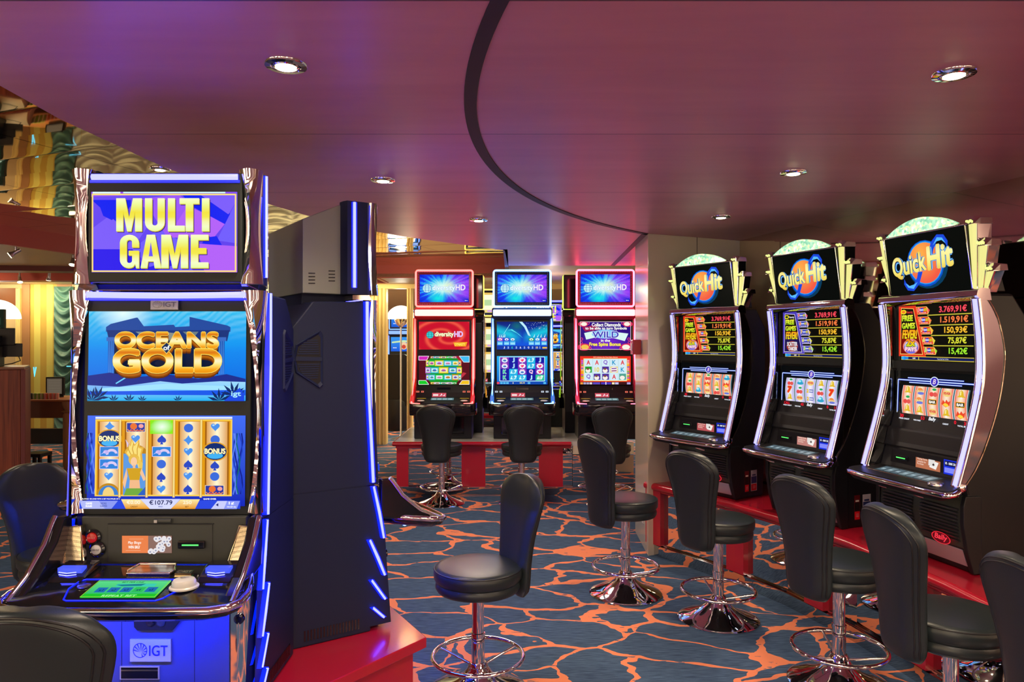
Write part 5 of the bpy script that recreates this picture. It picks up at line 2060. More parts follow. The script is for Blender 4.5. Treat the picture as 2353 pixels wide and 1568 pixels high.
def art_jackpots(alt):
    def f():
        c = Cv()
        W, H = 100, 60
        main, dark, rim = ('4838b8', '1c1450', 'd8d0f0') if alt else ('e03018', '7a0808', 'f8c060')
        c.rect(0, 0, W, H, '070805')
        c.poly([(0, 4), (38, 4), (24, 60), (0, 60)], main)
        c.poly([(2, 6), (34, 6), (21, 57), (3.5, 58.4)], rim)
        c.poly([(2.8, 6.8), (33, 6.8), (20.4, 56.4), (4.2, 57.6)], '0c0604')
        c.poly([(2.8, 6.8), (33, 6.8), (26, 33), (3.5, 30)], dark)
        c.ell(7, 53.5, 4, 2.6, 'f0e020')
        c.ell(7, 53.5, 2.6, 1.5, '183018' if alt else 'f08020')
        c.text('Featuring', 11.5, 51, 20, 54.5, 'f4f4ff' if alt else 'f04038', off=.02, shear=.2)
        for tx, x1, y0, y1 in (('FREE', 20.5, 43, 50), ('GAMES', 23.5, 34.5, 41.5)):
            c.text(tx, 5, y0, x1, y1, vgrad(y0, y1, 'a0d818', 'f4f040'), off=.06, edge='3a0a04', ew=.05)
        c.text('FEVER!', 5.5, 23, 26.5, 34, vgrad(23, 34, 'd8e020', 'f8c820', 'f09018'), off=.06, shear=.12, edge='6a0c04', ew=.06)
        if alt:
            c.ell(17, 14, 10, 7, 'a83828')
            c.text('SCATTER', 8, 14, 26, 20, 'e8e8f0', off=.05, edge='404048', ew=.05)
            c.text('TAKER', 10, 8, 26, 13.4, 'f0f0f4', off=.05, edge='702018', ew=.05)
        else:
            c.ell(18, 15, 11.5, 8.4, 'f08878')
            c.ell(18, 14, 10, 7, '6868d8')
            c.ell(18, 16, 9, 5.4, 'b8c8e8')
            c.text('2x', 11, 15, 24, 23.5, vgrad(15, 24, 'b0e020', 'f8b020', 'f06018'), off=.06, edge='5a1004', ew=.06)
            c.text('PAYS', 9.5, 9.4, 26.5, 14.4, 'f8d8e8', off=.06, edge='c02838', ew=.06)
        cols = ['f04858', 'f27a40', 'f0b830', 'd8d838', '98e030']
        amt = ['3.769,91€', '1.519,91€', '150,93€', '75,87€', '15,42€']
        for k in range(5):
            y1 = 59 - k * 10.9
            y0 = y1 - 9.6
            x0 = 25 + k * 2.9
            if k:
                c.rect(x0 + 13, y1 + .1, 99, y1 + 1.1, vgrad(y1, y1 + 1.1, 'a09018', 'e8e050'))
            c.poly([(x0, y1 - .6), (x0 + 14.4, y1 - .6), (x0 + 18.5, (y0 + y1) / 2), (x0 + 16.6, y0 + .6), (x0 + 2.4, y0 + .6)], rim)
            c.poly([(x0 + .7, y1 - 1.2), (x0 + 14, y1 - 1.2), (x0 + 16, y0 + 1.2), (x0 + 2.8, y0 + 1.2)], main if not alt else '3c38a8')
            c.poly([(x0 + 15.4, y1 - 2.2), (x0 + 18.8, (y0 + y1) / 2), (x0 + 16.8, y0 + 2.2)], cols[k])
            c.text(str(9 - k), x0 + 2.4, y0 + 3.3, x0 + 5, y1 - 1.8, cols[k], off=.06, edge='f4f0e0', ew=.05)
            c.ell(x0 + 8.2, y0 + 5.4, 2.6, 2.4, '2848c0', 14)
            c.text('Quick', x0 + 5.6, y0 + 4.2, x0 + 10.6, y0 + 6.6, 'f0f0ff', off=.05)
            c.text('HITS', x0 + 11, y0 + 3.6, x0 + 14.6, y1 - 2.4, 'e8e030', off=.06, edge='5a3a04', ew=.05)
            c.text('PAYS MAX BET', x0 + 4.6, y0 + 1.7, x0 + 14.6, y0 + 2.8, 'f4e8e0', off=.02)
            L = {0: 34, 1: 34, 2: 28, 3: 22.5, 4: 22.5}[k]
            xe = [90, 92, 91.5, 91, 92.5][k]
            c.text(amt[k], xe - L, y0 + .9, xe, y1 - .9, cols[k], off=.035)
        c.rect(7, 0, 100, 4.2, 'e8d040')
        c.rect(7.6, .6, 100, 3.6, '101c58')
        c.ell(11, 2.1, 4, 2.0, '28a8f0')
        c.rect(11, .6, 17, 3.6, '1c88e0')
        c.text('0,00€', 23, 1.2, 27, 3, 'f4f4ff', off=.04)
        c.rect(31, .2, 31.8, 4, 'e8d040')
        c.text('Press Cash Out To Print', 56, 1.3, 70, 2.8, 'c8d0f0', off=.02)
        return c, W, H
    return f


def fruit(c, k, x, y, s):
    if k == 'bell':
        c.poly([(x - s, y - .5 * s), (x - .55 * s, y - .2 * s), (x - .4 * s, y + .6 * s), (x, y + .95 * s), (x + .4 * s, y + .6 * s), (x + .55 * s, y - .2 * s), (x + s, y - .5 * s)], 'e0b828')
        c.poly([(x - .3 * s, y - .1 * s), (x - .25 * s, y + .6 * s), (x, y + .8 * s), (x - .05 * s, y - .1 * s)], 'faf0a0')
        c.ell(x, y - .65 * s, .25 * s, .22 * s, 'f4f0e0', 10)
    elif k == 'cherry':
        c.ell(x - .42 * s, y - .4 * s, .52 * s, .48 * s, 'e84a48', 14)
        c.ell(x + .42 * s, y - .4 * s, .52 * s, .48 * s, 'e05850', 14)
        c.ell(x + .2 * s, y + .6 * s, .5 * s, .26 * s, '28a858', 12)
    elif k == 'bar':
        c.rect(x - s, y - .55 * s, x + s, y + .55 * s, 'f0a818')
        c.rect(x - .9 * s, y - .42 * s, x + .9 * s, y + .42 * s, '181410')
        c.text('BAR', x - .75 * s, y - .3 * s, x + .75 * s, y + .3 * s, 'f8f4e8', off=.06)
    elif k == 'fever':
        c.ell(x, y, s, .62 * s, 'f0d078', 16)
        c.text('FEVER', x - .8 * s, y - .25 * s, x + .8 * s, y + .3 * s, 'd84830', off=.06, edge='f8d8a0', ew=.05)
    elif k == 'seven':
        c.text('7', x - .75 * s, y - .9 * s, x + .75 * s, y + .9 * s, 'e83820', off=.09, edge='f8b038', ew=.05, shear=.15)
    elif k == 'flame':
        c.poly([(x - s, y - .2 * s), (x - .7 * s, y + .7 * s), (x - .2 * s, y + .2 * s), (x + .1 * s, y + .8 * s), (x + .5 * s, y + .3 * s), (x + s, y + .6 * s), (x + .8 * s, y - .4 * s), (x, y - .8 * s)], 'e84828')
        c.poly([(x - .7 * s, y - .3 * s), (x - .2 * s, y + .1 * s), (x + .4 * s, y - .1 * s), (x + .7 * s, y - .5 * s), (x, y - .7 * s)], 'f8d040')
    elif k == 'star':
        c.ell(x, y + .1 * s, .7 * s, .7 * s, '48b8d8', 14)
        c.ell(x, y - .2 * s, 1.0 * s, .4 * s, '30a0c8', 14)
        c.ell(x - .2 * s, y + .3 * s, .4 * s, .3 * s, 'b0f0f8', 10)
    elif k == 'quick':
        c.ell(x - .1 * s, y + .15 * s, .7 * s, .6 * s, 'f09048', 14)
        c.ell(x + .1 * s, y - .4 * s, .8 * s, .3 * s, '6a78d8', 12)
        c.text('Quick', x - s, y - .2 * s, x + s, y + .3 * s, 'f4e8a8', off=.06, edge='b07038', ew=.05)
    elif k == 'two':
        c.rect(x - .2 * s, y - .4 * s, x + s, y + .4 * s, '5868b8')
        c.text('BAR', x - .1 * s, y - .22 * s, x + .9 * s, y + .22 * s, 'f4f4f8', off=.05)
        c.text('2', x - s, y - .5 * s, x - .3 * s, y + .5 * s, 'e8c030', off=.08)


def art_fruit(rows, base, edge_, nums):
    def f():
        c = Cv()
        W, H = 100, 60
        c.rect(0, 0, W, H, '05080a')
        wh, bl = 'dff0ff', '2a60f0'
        for w_, k in ((2.0, '1838c8'), (.9, wh)):
            c.line([(12, 5.5), (3, 5.5), (3, 50), (97, 50), (97, 5.5), (12, 5.5)], w_, k)
            c.line([(16, 52.6), (84, 52.6)], w_ * .8, k)
            c.line([(18, 47.6), (82, 47.6)], w_ * .8, k)
            c.line([(34, 3), (72, 3)], w_ * .6, k)
        c.ell(50, 50, 5.2, 5.4, wh)
        c.ell(50, 50, 4.3, 4.5, '3a28b8')
        c.text('B', 48, 47.4, 52, 52.8, 'f4d8f0', off=.02, shear=.25)
        for r in range(5):
            x0 = 9 + r * 16.6
            N = 12

            def edge_x(y):
                q = (y - 28.5) / 17
                return 2.6 * q * q
            pts = [(x0 + edge_x(y) * .9, y) for y in [13 + 31 * k / N for k in range(N + 1)]]
            sh = [(x + 14.6, y) for x, y in pts]
            c.poly(pts + sh[::-1], 'f0f4f4')
            vs, fs = [], []
            for k in range(N + 1):
                for q in range(7):
                    vs.append((pts[k][0] + .6 + 13.4 * q / 6, pts[k][1]))
            for k in range(N):
                for q in range(6):
                    a = k * 7 + q
                    fs.append((a, a + 1, a + 8, a + 7))
            lo, hi = lin(edge_), lin(base)
            idx = {v: (i % 7) for i, v in enumerate(vs)}
            c.q.append((vs, fs, (lambda x, y, d=idx: mixc(hi, lo, (abs(d[(x, y)] - 3) / 3) ** 1.5))))
            c.poly([(x + 14.9, y) for x, y in pts] + [(x + 16.2, y) for x, y in pts[::-1]], '4a7078')
            for j in range(3):
                y = 38.6 - j * 10.2
                fruit(c, rows[r][j], x0 + 7.4 + edge_x(y), y, 5.2)
        for x, s in zip((10, 37, 77, 88), nums):
            c.text(s, x, 8.4, x + 2.4 * max(1, len(s)), 12, 'f01830', off=.03)
        for x, s in ((9, 'PRIZE CREDIT'), (28, 'WIN PAID'), (64, 'CREDIT'), (81, 'TOTAL BET')):
            c.text(s, x, 6.3, x + 1.15 * len(s), 7.9, 'f0f4ff', off=.04)
        c.text('Bally', 47, 7.6, 56, 12.4, 'f4f8ff', off=.03, shear=.3)
        return c, W, H
    return f


RED_ROWS = [['bell', 'cherry', 'bell'], ['fever', 'bell', 'star'], ['cherry', 'flame', 'fever'], ['quick', 'bell', 'cherry'], ['star', 'flame', 'quick']]
RED2 = [['bell', 'cherry', 'bell'], ['quick', 'quick', 'bell'], ['cherry', 'bar', 'fever'], ['fever', 'flame', 'bell'], ['bell', 'bar', 'flame']]
WHT = [['cherry', 'seven', 'bell'], ['star', 'cherry', 'fever'], ['fever', 'two', 'two'], ['bell', 'cherry', 'star'], ['bell', 'seven', 'quick']]



def smooth_line(P, n):
    out = []
    for i in range(len(P) - 1):
        p0, p1, p2, p3 = P[max(0, i - 1)], P[i], P[i + 1], P[min(len(P) - 1, i + 2)]
        for k in range(n):
            t = k / n
            out.append(tuple(.5 * (2 * b_ + (c_ - a_) * t + (2 * a_ - 5 * b_ + 4 * c_ - d_) * t * t + (3 * b_ - a_ - 3 * c_ + d_) * t ** 3) for a_, b_, c_, d_ in zip(p0, p1, p2, p3)))
    return out + [P[-1]]


PROF = smooth_line([(.076, .985), (.124, 1.135), (.165, 1.272), (.198, 1.40), (.213, 1.515), (.210, 1.64), (.199, 1.75), (.186, 1.845)], 4)


def make_curved_machine(label, loc, rz, alt, rows, base, edge_, nums, promo, polished=False):
    Z0 = .555
    t = thing('slot_machine', label, 'slot machine', (*loc, Z0), rz, 'curved slot machines with a globe logo topper')

    def z(v):
        return v - Z0
    P = [(y, z(v)) for y, v in PROF]
    b = MB()
    b.side([(.214, 0), (.50, 0), (.53, z(1.0)), (.53, z(1.74)), (.43, z(1.875)), (.26, z(1.875))] + [(y + .075, v) for y, v in P[::-1]] + [(.17, z(.93)), (.155, z(.80)), (.175, z(.66))], -.275, .275, 'black')
    b.build('cabinet', t, bev=.012)
    for s in (-1, 1):
        # crescent side plate of polished metal
        out = smooth_line([(.077, .934), (.176, 1.053), (.251, 1.203), (.31, 1.374), (.338, 1.534), (.336, 1.63), (.302, 1.757), (.24, 1.85), (.184, 1.868)], 4)
        cr = [(y, z(v)) for y, v in out] + [(y, v) for y, v in P[::-1]] + [(.055, z(.955))]
        b = MB()
        b.side(cr, min(s * .27, s * .312), max(s * .27, s * .312), 'chrome')
        b.build('side_crescent', t, bev=.010)
        b = MB()
        b.tube([(s * .314, y, z(v)) for y, v in out], .0022, 'brass_chrome', 6)
        b.build('crescent_edge', t)
        b = MB()
        b.tube([(s * .302, y - .004, v) for y, v in P], .0105, 'led_lilac', 10)
        b.build('light_strip', t, smooth=60)
        for dx in (-.0165, .0165):
            b = MB()
            b.tube([(s * (.302 + dx), y + .001, v) for y, v in P], .008, 'chrome', 8)
            b.build('chrome_edge', t, smooth=60)
        b = MB()
        b.lathe([(.001, .0), (.017, .0), (.019, s * .004), (.012, s * .008), (.001, s * .008)], 'chrome', (s * .312, .105, z(.975)), 22, 'x')
        b.build('hinge_cap', t, smooth=40)
        # glossy inner cheek of the deep screen well
        b = MB()
        b.side([(y + .004, v) for y, v in P] + [(y + .085, v) for y, v in P[::-1]], min(s * .270, s * .282), max(s * .270, s * .282), 'black_gloss')
        b.build('inner_cheek', t)
    b = MB()
    rr = [(.176, z(1.86)), (.183, z(1.885)), (.205, z(1.897)), (.25, z(1.892)), (.26, z(1.84)), (.20, z(1.838))]
    xs = [-.318, -.31, .31, .318]
    b.loft([[(x, y, v) for y, v in rr] for x in xs], 'chrome')
    b.build('top_rail', t, smooth=50)
    # screens
    yy = .25
    b = MB()
    b.box(-.275, .275, yy + .004, yy + .03, z(1.20), z(1.85), 'dark_bezel')
    b.box(-.275, .275, yy - .02, yy + .01, z(1.505), z(1.545), 'dark_bezel')
    b.build('screen_surround', t)
    c, W, H = art_jackpots(alt)()
    panel(c, 'upper_screen', t, W, H, (-.246, yy, z(1.55)), (.492, 0, 0), (0, 0, .285))
    c, W, H = art_fruit(rows, base, edge_, nums)()
    panel(c, 'lower_screen', t, W, H, (-.262, yy - .012, z(1.206)), (.524, 0, 0), (0, .012, .285))
    # belly of the player side
    b = MB()
    b.side([(.235, z(1.205)), (.20, z(1.185)), (.185, z(1.12)), (.175, z(1.095)), (.30, z(1.095)), (.30, z(1.205))], -.272, .272, 'black')
    b.build('dark_apron', t, bev=.006)
    b = MB()
    b.side([(.20, z(1.097)), (.188, z(1.09)), (.168, z(.99)), (.30, z(.99)), (.30, z(1.097))], -.272, .272, 'charcoal')
    rp = b.build('reader_panel', t, bev=.004)
    dY, dZ = -.0195, -.1

    def rpt(x, v, h=.0):
        q = (1.09 - v) / .1
        return (x, .188 - .02 * q - h, z(v))
    b = MB()
    b.front([(-.19, z(1.083)), (.262, z(1.083)), (.262, z(1.005)), (-.205, z(1.005))], .16, .18, 'black')
    b.build('reader_bezel', rp)
    box('card_reader', rp, -.165, -.075, .150, .17, z(1.032), z(1.056), 'black_gloss', .004)
    box('reader_light', rp, -.15, -.09, .1485, .151, z(1.041), z(1.046), 'green_lamp')
    c = Cv()
    c.rect(0, 0, 60, 24, promo)
    c.text('Playing Cards', 4, 16, 28, 20, 'f4d8c8', off=.02)
    c.text('available for', 4, 11.4, 26, 15, 'f4d8c8', off=.01)
    c.text('Purchase', 4, 6.8, 20, 10.4, 'f4d8c8', off=.01)
    c.poly([(34, 6), (50, 3), (56, 17), (39, 20)], 'f0ece8')
    c.poly([(32, 9), (47, 9), (47, 21), (32, 21)], 'e0dcd8')
    spade(c, 44, 12, 2.8, '403030')
    panel(c, 'promo_display', rp, 60, 24, (-.028, .1585, z(1.012)), (.155, 0, 0), (0, .002, .060))
    c = Cv()
    c.rect(0, 0, 40, 26, '1830d8')
    c.rect(2, 3, 38, 12, '8088f8')
    c.rect(2, 15, 40, 24, '0a1048')
    c.text('5€ - 500€ OR TICKET', 3, 17.4, 39, 22, 'f0f4ff', off=.03)
    panel(c, 'note_slot', rp, 40, 26, (.150, .156, z(1.010)), (.11, 0, 0), (0, .002, .070))
    # deck
    half = [(.285, .16), (.30, .13), (.325, .07), (.34, .03), (.336, .008), (.31, -.004), (.20, -.012), (0, -.014)]
    out = half + [(-x, y) for x, y in half[::-1][1:]]
    rings = [[(x * sc, y, z(v) + .16 * y) for x, y in out] for sc, v in ((.90, .918), (.985, .93), (1, .943), (1, .958), (.985, .966))]
    b = MB()
    b.loft(rings, 'black')
    dk = b.build('button_deck', t, smooth=40)
    b = MB()
    b.tube([(x * 1.003, y, z(.947) + .16 * y) for x, y in out[2:-2]], .014, 'chrome', 10)
    b.build('deck_rim', dk, smooth=60)
    c = Cv()
    c.rect(0, 0, 80, 14, '3a4448')
    rnd = random.Random(7)
    for k in range(7):
        c.rect(2 + k * 11, 2, 11 + k * 11, 12, ['6a7c84', '586a74', '788a90'][rnd.randrange(3)])
        c.rect(4 + k * 11, 5, 9 + k * 11, 8, '9ab0b8')
    panel(c, 'button_display', dk, 80, 14, (-.205, .055, z(.9665) + .16 * .055), (.37, 0, 0), (0, .085, .0136), .003)
    b = MB()
    b.tube([(x, y, z(.967) + .16 * y) for x, y in ((-.27, .15), (-.235, .048), (.17, .048))], .0016, 'brass_chrome', 6)
    b.build('deck_line', dk)
    b = MB()
    b.lathe([(.036, 0), (.036, .006), (.031, .012), (.001, .013)], 'steel', (.215, .052, z(.972)), 28)
    b.build('play_button', dk, smooth=40)
    # lower door with ribbed grilles
    b = MB()
    b.side([(.165, z(.925)), (.152, z(.90)), (.145, z(.80)), (.165, z(.675)), (.26, z(.675)), (.26, z(.925))], -.262, .262, 'charcoal')
    bd = b.build('belly_door', t, bev=.006)

    def by_(v):
        return .145 + max(0, (.80 - v)) * .16 + max(0, v - .8) * .07
    for x0, x1 in ((-.235, -.03), (.02, .245)):
        b = MB()
        k = 0
        v = .705
        while v < .86:
            y = by_(v)
            b.side([(y - .010, z(v)), (y - .012, z(v + .006)), (y + .004, z(v + .011)), (y + .006, z(v))], x0, x1, 'rib')
            v += .0165
        b.build('ribbed_grille', bd)
    c = Cv()
    for rx, k in ((1, 'f02838'), (.9, '5a0a14')):
        c.ell(30, 16, 30 * rx, 15 * rx, k, 32)
    c.text('Bally', 9, 7, 51, 26, 'f83848', off=.03, shear=.3)
    b = MB()
    c.put(b, (.095, by_(.72) - .014, z(.672)), (.0019, 0, 0), (0, -.0003, .0019))
    b.build('neon_badge', bd)
    b = MB()
    b.side([(.168, z(.668)), (.20, z(.585)), (.26, z(.585)), (.26, z(.668))], -.245, .245, 'silver_plate')
    b.build('kick_plate', t, bev=.004)
    b = MB()
    b.box(-.235, .235, .178, .184, z(.670), z(.6745), 'led_white')
    b.build('kick_light', t)
    for s in (-1, 1):
        b = MB()
        b.side([(.15, z(.925)), (.138, z(.88)), (.138, z(.79)), (.162, z(.66)), (.195, z(.56)), (.24, z(.56)), (.24, z(.925))], min(s * .262, s * .285), max(s * .262, s * .285), 'black')
        b.build('corner_post', t, bev=.004)
    b = MB()
    b.tube([(-.205, .075, z(.905)), (-.16, .07, z(.90)), (-.13, .08, z(.897))], .012, 'chrome', 8)
    b.build('lock', bd, smooth=60)
    b = MB()
    b.tube([(.04, .075, z(.905)), (.09, .07, z(.90)), (.115, .08, z(.897))], .012, 'chrome', 8)
    b.build('lock', bd, smooth=60)
    box('under_light', bd, -.09, .0, .09, .10, z(.905), z(.909), 'led_white')
    # rating plates on the flank
    for y0, y1, z0, z1, cols in () if polished else ((.30, .345, .60, .745, ('6a1018', 'f4e8e0', '101010', 'e81828')), (.365, .43, .60, .745, ('d8d8e8', '283878', '283878', 'd81828'))):
        c = Cv()
        c.rect(0, 0, 10, 30, cols[0])
        c.rect(.6, .6, 9.4, 10, cols[3])
        c.rect(.6, 11, 9.4, 21, cols[2])
        c.rect(2, 22, 8, 24, cols[1])
        for k in range(3):
            c.line([(3, 4 + k * 1.6), (7.6, 4 + k * 1.6)], .5, 'f0c0c0')
        b = MB()
        c.put(b, (.2755, y0, z(z0)), (0, (y1 - y0) / 10, 0), (0, 0, (z1 - z0) / 30), 'print_art')
        b.build('rating_plate', t)
    # topper: logo box, three stepped light towers per side, crystal arch
    def lean(v):
        return .213 - (v - 1.89) * .142
    b = MB()
    b.side([(lean(1.885) + .004, z(1.885)), (lean(2.20) + .004, z(2.20)), (lean(2.2) + .13, z(2.20)), (.40, z(1.885))], -.262, .262, 'black')
    tp = b.build('topper', t, bev=.004)
    b = MB()
    q = [(-.262, 1.886), (.262, 1.886), (.262, 2.197), (-.262, 2.197)]
    b.tube([(x, lean(v) - .002, z(v)) for x, v in q], .0055, 'chrome', 8, loop=True)
    b.build('topper_rim', tp, smooth=60)
    c, W, H = art_globe_logo()
    panel(c, 'topper_screen', tp, W, H, (-.256, lean(1.892) - .0015, z(1.892)), (.512, 0, 0), (0, -.298 * .142, .298))
    b = MB()
    n = 14
    ring = []
    arch = []
    for k in range(n + 1):
        q_ = -1 + 2 * k / n
        arch.append((.225 * q_, 2.202 + .072 * (1 - q_ * q_)))
    lowr = [(x, 2.203 + (v - 2.202) * .06) for x, v in arch]
    poly = arch + lowr[::-1]
    b.prism(poly, lambda u, v, a: (u - .018, a, z(v)), .165, .215, 'crystal')
    b.build('crystal_arch', tp)
    b = MB()
    b.box(-.24, .22, .18, .25, z(2.19), z(2.208), 'brass_chrome')
    b.build('arch_base', tp)
    for s in (-1, 1):
        for k, (xt0, xt1, xb0, xb1, zt, zb, yt, yb, dp) in enumerate(((.267, .312, .264, .272, 2.225, 1.893, .164, .206, .10), (.304, .343, .272, .283, 2.122, 1.888, .196, .228, .085), (.322, .357, .280, .291, 2.004, 1.884, .228, .246, .075))):
            b = MB()

            def X(u, v):
                q_ = (v - zb) / (zt - zb)
                a_ = xb0 + (xt0 - xb0) * q_
                return s * (a_ + (xb1 + (xt1 - xb1) * q_ - a_) * u)

            def Yf(v):
                return yt + (yb - yt) * (zt - v) / (zt - zb)
            rings = []
            for v in (zb, zt - .032):
                rings.append([(X(0, v), Yf(v) + .03, z(v)), (X(.25, v), Yf(v) + .004, z(v)), (X(.75, v), Yf(v) + .004, z(v)), (X(1, v), Yf(v) + .025, z(v))])
            b.loft(rings, 'lens_glow')
            tw = b.build('light_tower', tp, smooth=30)
            b = MB()
            rings = []
            for v in (zb - .006, zt):
                rings.append([(X(.0, v), Yf(v) + .026, z(v)), (X(1.04, v), Yf(v) + .022, z(v)), (X(1.12, v), Yf(v) + dp, z(v)), (X(.0, v), Yf(v) + dp, z(v))])
            b.loft(rings, 'chrome' if s > 0 and polished else 'black_gloss')  # dark gloss stands in for chrome that reflects dark neighbours
            b.build('tower_block', tw, bev=.003)
            b = MB()
            v = zt
            cap = [(X(-.06, v), Yf(v) - .004, z(v - .034)), (X(1.08, v), Yf(v) - .004, z(v - .034)), (X(1.16, v), Yf(v) + .03, z(v - .034)), (X(1.16, v), Yf(v) + dp + .004, z(v - .03)), (X(-.06, v), Yf(v) + dp + .004, z(v - .03))]
            top = [(X(.2, v), Yf(v) + .012, z(v) + .006), (X(.8, v), Yf(v) + .012, z(v) + .006), (X(1.1, v), Yf(v) + .035, z(v)), (X(1.1, v), Yf(v) + dp, z(v)), (X(.0, v), Yf(v) + dp, z(v))]
            b.loft([cap, top], 'chrome')
            b.build('tower_cap', tw, bev=.002)
            for u in ((.28, .72) if k != 1 else (.18, .5, .84)):
                b = MB()
                cx_, cy_, cz_ = X(u, zt - .018), Yf(zt) - .004, z(zt - .018)
                b.lathe([(.001, cy_ - .004), (.0052, cy_ - .003), (.006, cy_ + .004), (.001, cy_ + .005)], 'led_bulb', (cx_, 0, cz_), 10, 'y')
                b.build('bulb', tw)
            b = MB()
            b.tube([(X(-.02, v), Yf(v) + .024, z(v)) for v in (zb, zt - .03)], .003, 'chrome', 6)
            b.tube([(X(1.03, v), Yf(v) + .020, z(v)) for v in (zb, zt - .03)], .003, 'chrome', 6)
            b.build('tower_edge', tw)
    return t


make_curved_machine('far curved slot machine with red reels beside the cream pillar, jackpot list above', (1.212, 5.074), math.radians(-56.41), False, RED_ROWS, 'f8e8c0', 'e83818', ('30', '21', '0', '30'), 'b85458')
make_curved_machine('middle curved slot machine of the right row with white reels and red sevens', (1.622, 4.371), math.radians(-67.84), True, WHT, 'f0ecf4', 'a8a0e0', ('CALL', '45', '0', '150'), 'c08078')
make_curved_machine('nearest curved slot machine at the right with red reels and BAR symbols', (1.896, 3.596), math.radians(-77.02), False, RED2, 'f6e6c8', 'e84828', ('30', '53', '0', '30'), 'b87050', True)

# ------------------------------------------------------------------ stands under the machine rows
def offset(pts, d):
    out = []
    for i, p in enumerate(pts):
        a, c = pts[max(0, i - 1)], pts[min(len(pts) - 1, i + 1)]
        L = math.hypot(c[0] - a[0], c[1] - a[1])
        out.append((p[0] - (c[1] - a[1]) / L * d, p[1] + (c[0] - a[0]) / L * d))
    return out


front = [(1.045, 5.64), (1.50, 4.93), (1.70, 4.52), (1.87, 3.98), (1.99, 3.30), (2.05, 2.6), (2.05, 1.9), (2.00, 1.2)]
wallr = [(1.86, 5.90), (1.95, 5.45), (2.31, 4.36), (2.52, 3.61), (2.65, 2.7), (2.65, 1.7), (2.60, 1.2)]
t = thing('machine_stand', 'long curved red stand with mirrored kick panels under the right row of machines', 'stand')
b = MB()
b.slab(front + wallr[::-1], .505, .555, 'red_laminate')
b.build('top_board', t)
b = MB()
b.tube([(x, y, .527) for x, y in front], .027, 'red_laminate', 10)
b.tube([(x, y, .497) for x, y in offset(front, .012)], .016, 'red_laminate', 8)
b.build('rounded_edge', t, smooth=60)
base = offset(front, .055)
base[0] = (1.10, 5.655)
b = MB()
strip(base, .085, .505, -.02, 'mirror', b)
b.build('mirror_panel', t)
b = MB()
strip(offset(front, .03), .0, .078, -.03, 'mirror', b)
b.build('plinth', t)
b = MB()
b.tube([(x, y, .081) for x, y in offset(front, .028)], .006, 'chrome', 6)
b.build('plinth_trim', t)


def along(pts, s):
    for a, c in zip(pts, pts[1:]):
        L = math.hypot(c[0] - a[0], c[1] - a[1])
        if s <= L:
            return (a[0] + (c[0] - a[0]) * s / L, a[1] + (c[1] - a[1]) * s / L)
        s -= L
    return pts[-1]


pp = offset(front, .042)
for s in (.0, .80, 1.50, 2.28, 3.05, 3.85):
    a, c, d = along(pp, s + .005), along(pp, s + .085), along(pp, s + .165)
    b = MB()
    strip([a, c, d], .085, .507, -.05, 'red_laminate', b)
    b.build('post', t)
for s in (.42, 1.15, 1.9):
    p = along(base, s)
    b = MB()
    d = Vector((-.85, -.52, 0))
    b.tube([(p[0], p[1], .40), (p[0] + d.x * .02, p[1] + d.y * .02, .40)], .016, 'chrome', 14)
    b.build('mirror_screw', t, smooth=50)


def straight_stand(label, X0, X1, Y0, Y1, posts, xr=None):
    t = thing('machine_stand', label, 'stand')
    H = .578
    xe = xr if xr else X1
    box('top_board', t, X0 + .012, X1, Y0 + .012, Y1, H - .05, H, 'marble')
    b = MB()
    P = [(xe, Y0), (X0, Y0), (X0, Y1)]
    b.tube([(x, y, H - .026) for x, y in P], .025, 'red_laminate', 10)
    b.build('rounded_edge', t, smooth=60)
    box('front_rail', t, X0 + .02, xe, Y0 + .012, Y0 + .04, H - .075, H - .035, 'red_laminate')
    box('mirror_panel', t, X0 + .06, X1 - .01, Y0 + .06, Y0 + .08, .09, H - .05, 'mirror')
    box('end_panel', t, X0 + .03, X0 + .06, Y0 + .06, Y1 - .03, .0, H - .05, 'red_laminate')
    box('plinth', t, X0 + .03, X1, Y0 + .028, Y0 + .06, 0, .085, 'mirror')
    b = MB()
    b.tube([(X0 + .03, Y0 + .026, .087), (X1, Y0 + .026, .087)], .005, 'chrome', 6)
    b.build('plinth_trim', t)
    for a, c in posts:
        box('post', t, a, c, Y0 + .03, Y0 + .07, .09, H - .06, 'red_laminate')
        p = c + .07
        b = MB()
        b.tube([(p, Y0 + .06, .44), (p, Y0 + .045, .44)], .02, 'chrome', 14)
        b.build('mirror_screw', t, smooth=50)
    return t


t = straight_stand('straight red and mirrored stand with pale stone top under the back row', -1.262, 1.06, 7.70, 8.98, [(-1.235, -1.11), (-.54, -.285), (.288, .545)], .63)
box('side_cladding', t, .65, 1.30, 7.715, 7.74, .44, .565, 'cream_lac')
box('side_mirror', t, .65, 1.30, 7.72, 7.74, .09, .43, 'mirror')
straight_stand('distant red stand seen through the gaps of the back row', -1.0, 1.5, 10.72, 11.5, [(-.97, -.85), (-.2, .0), (.86, 1.0)])

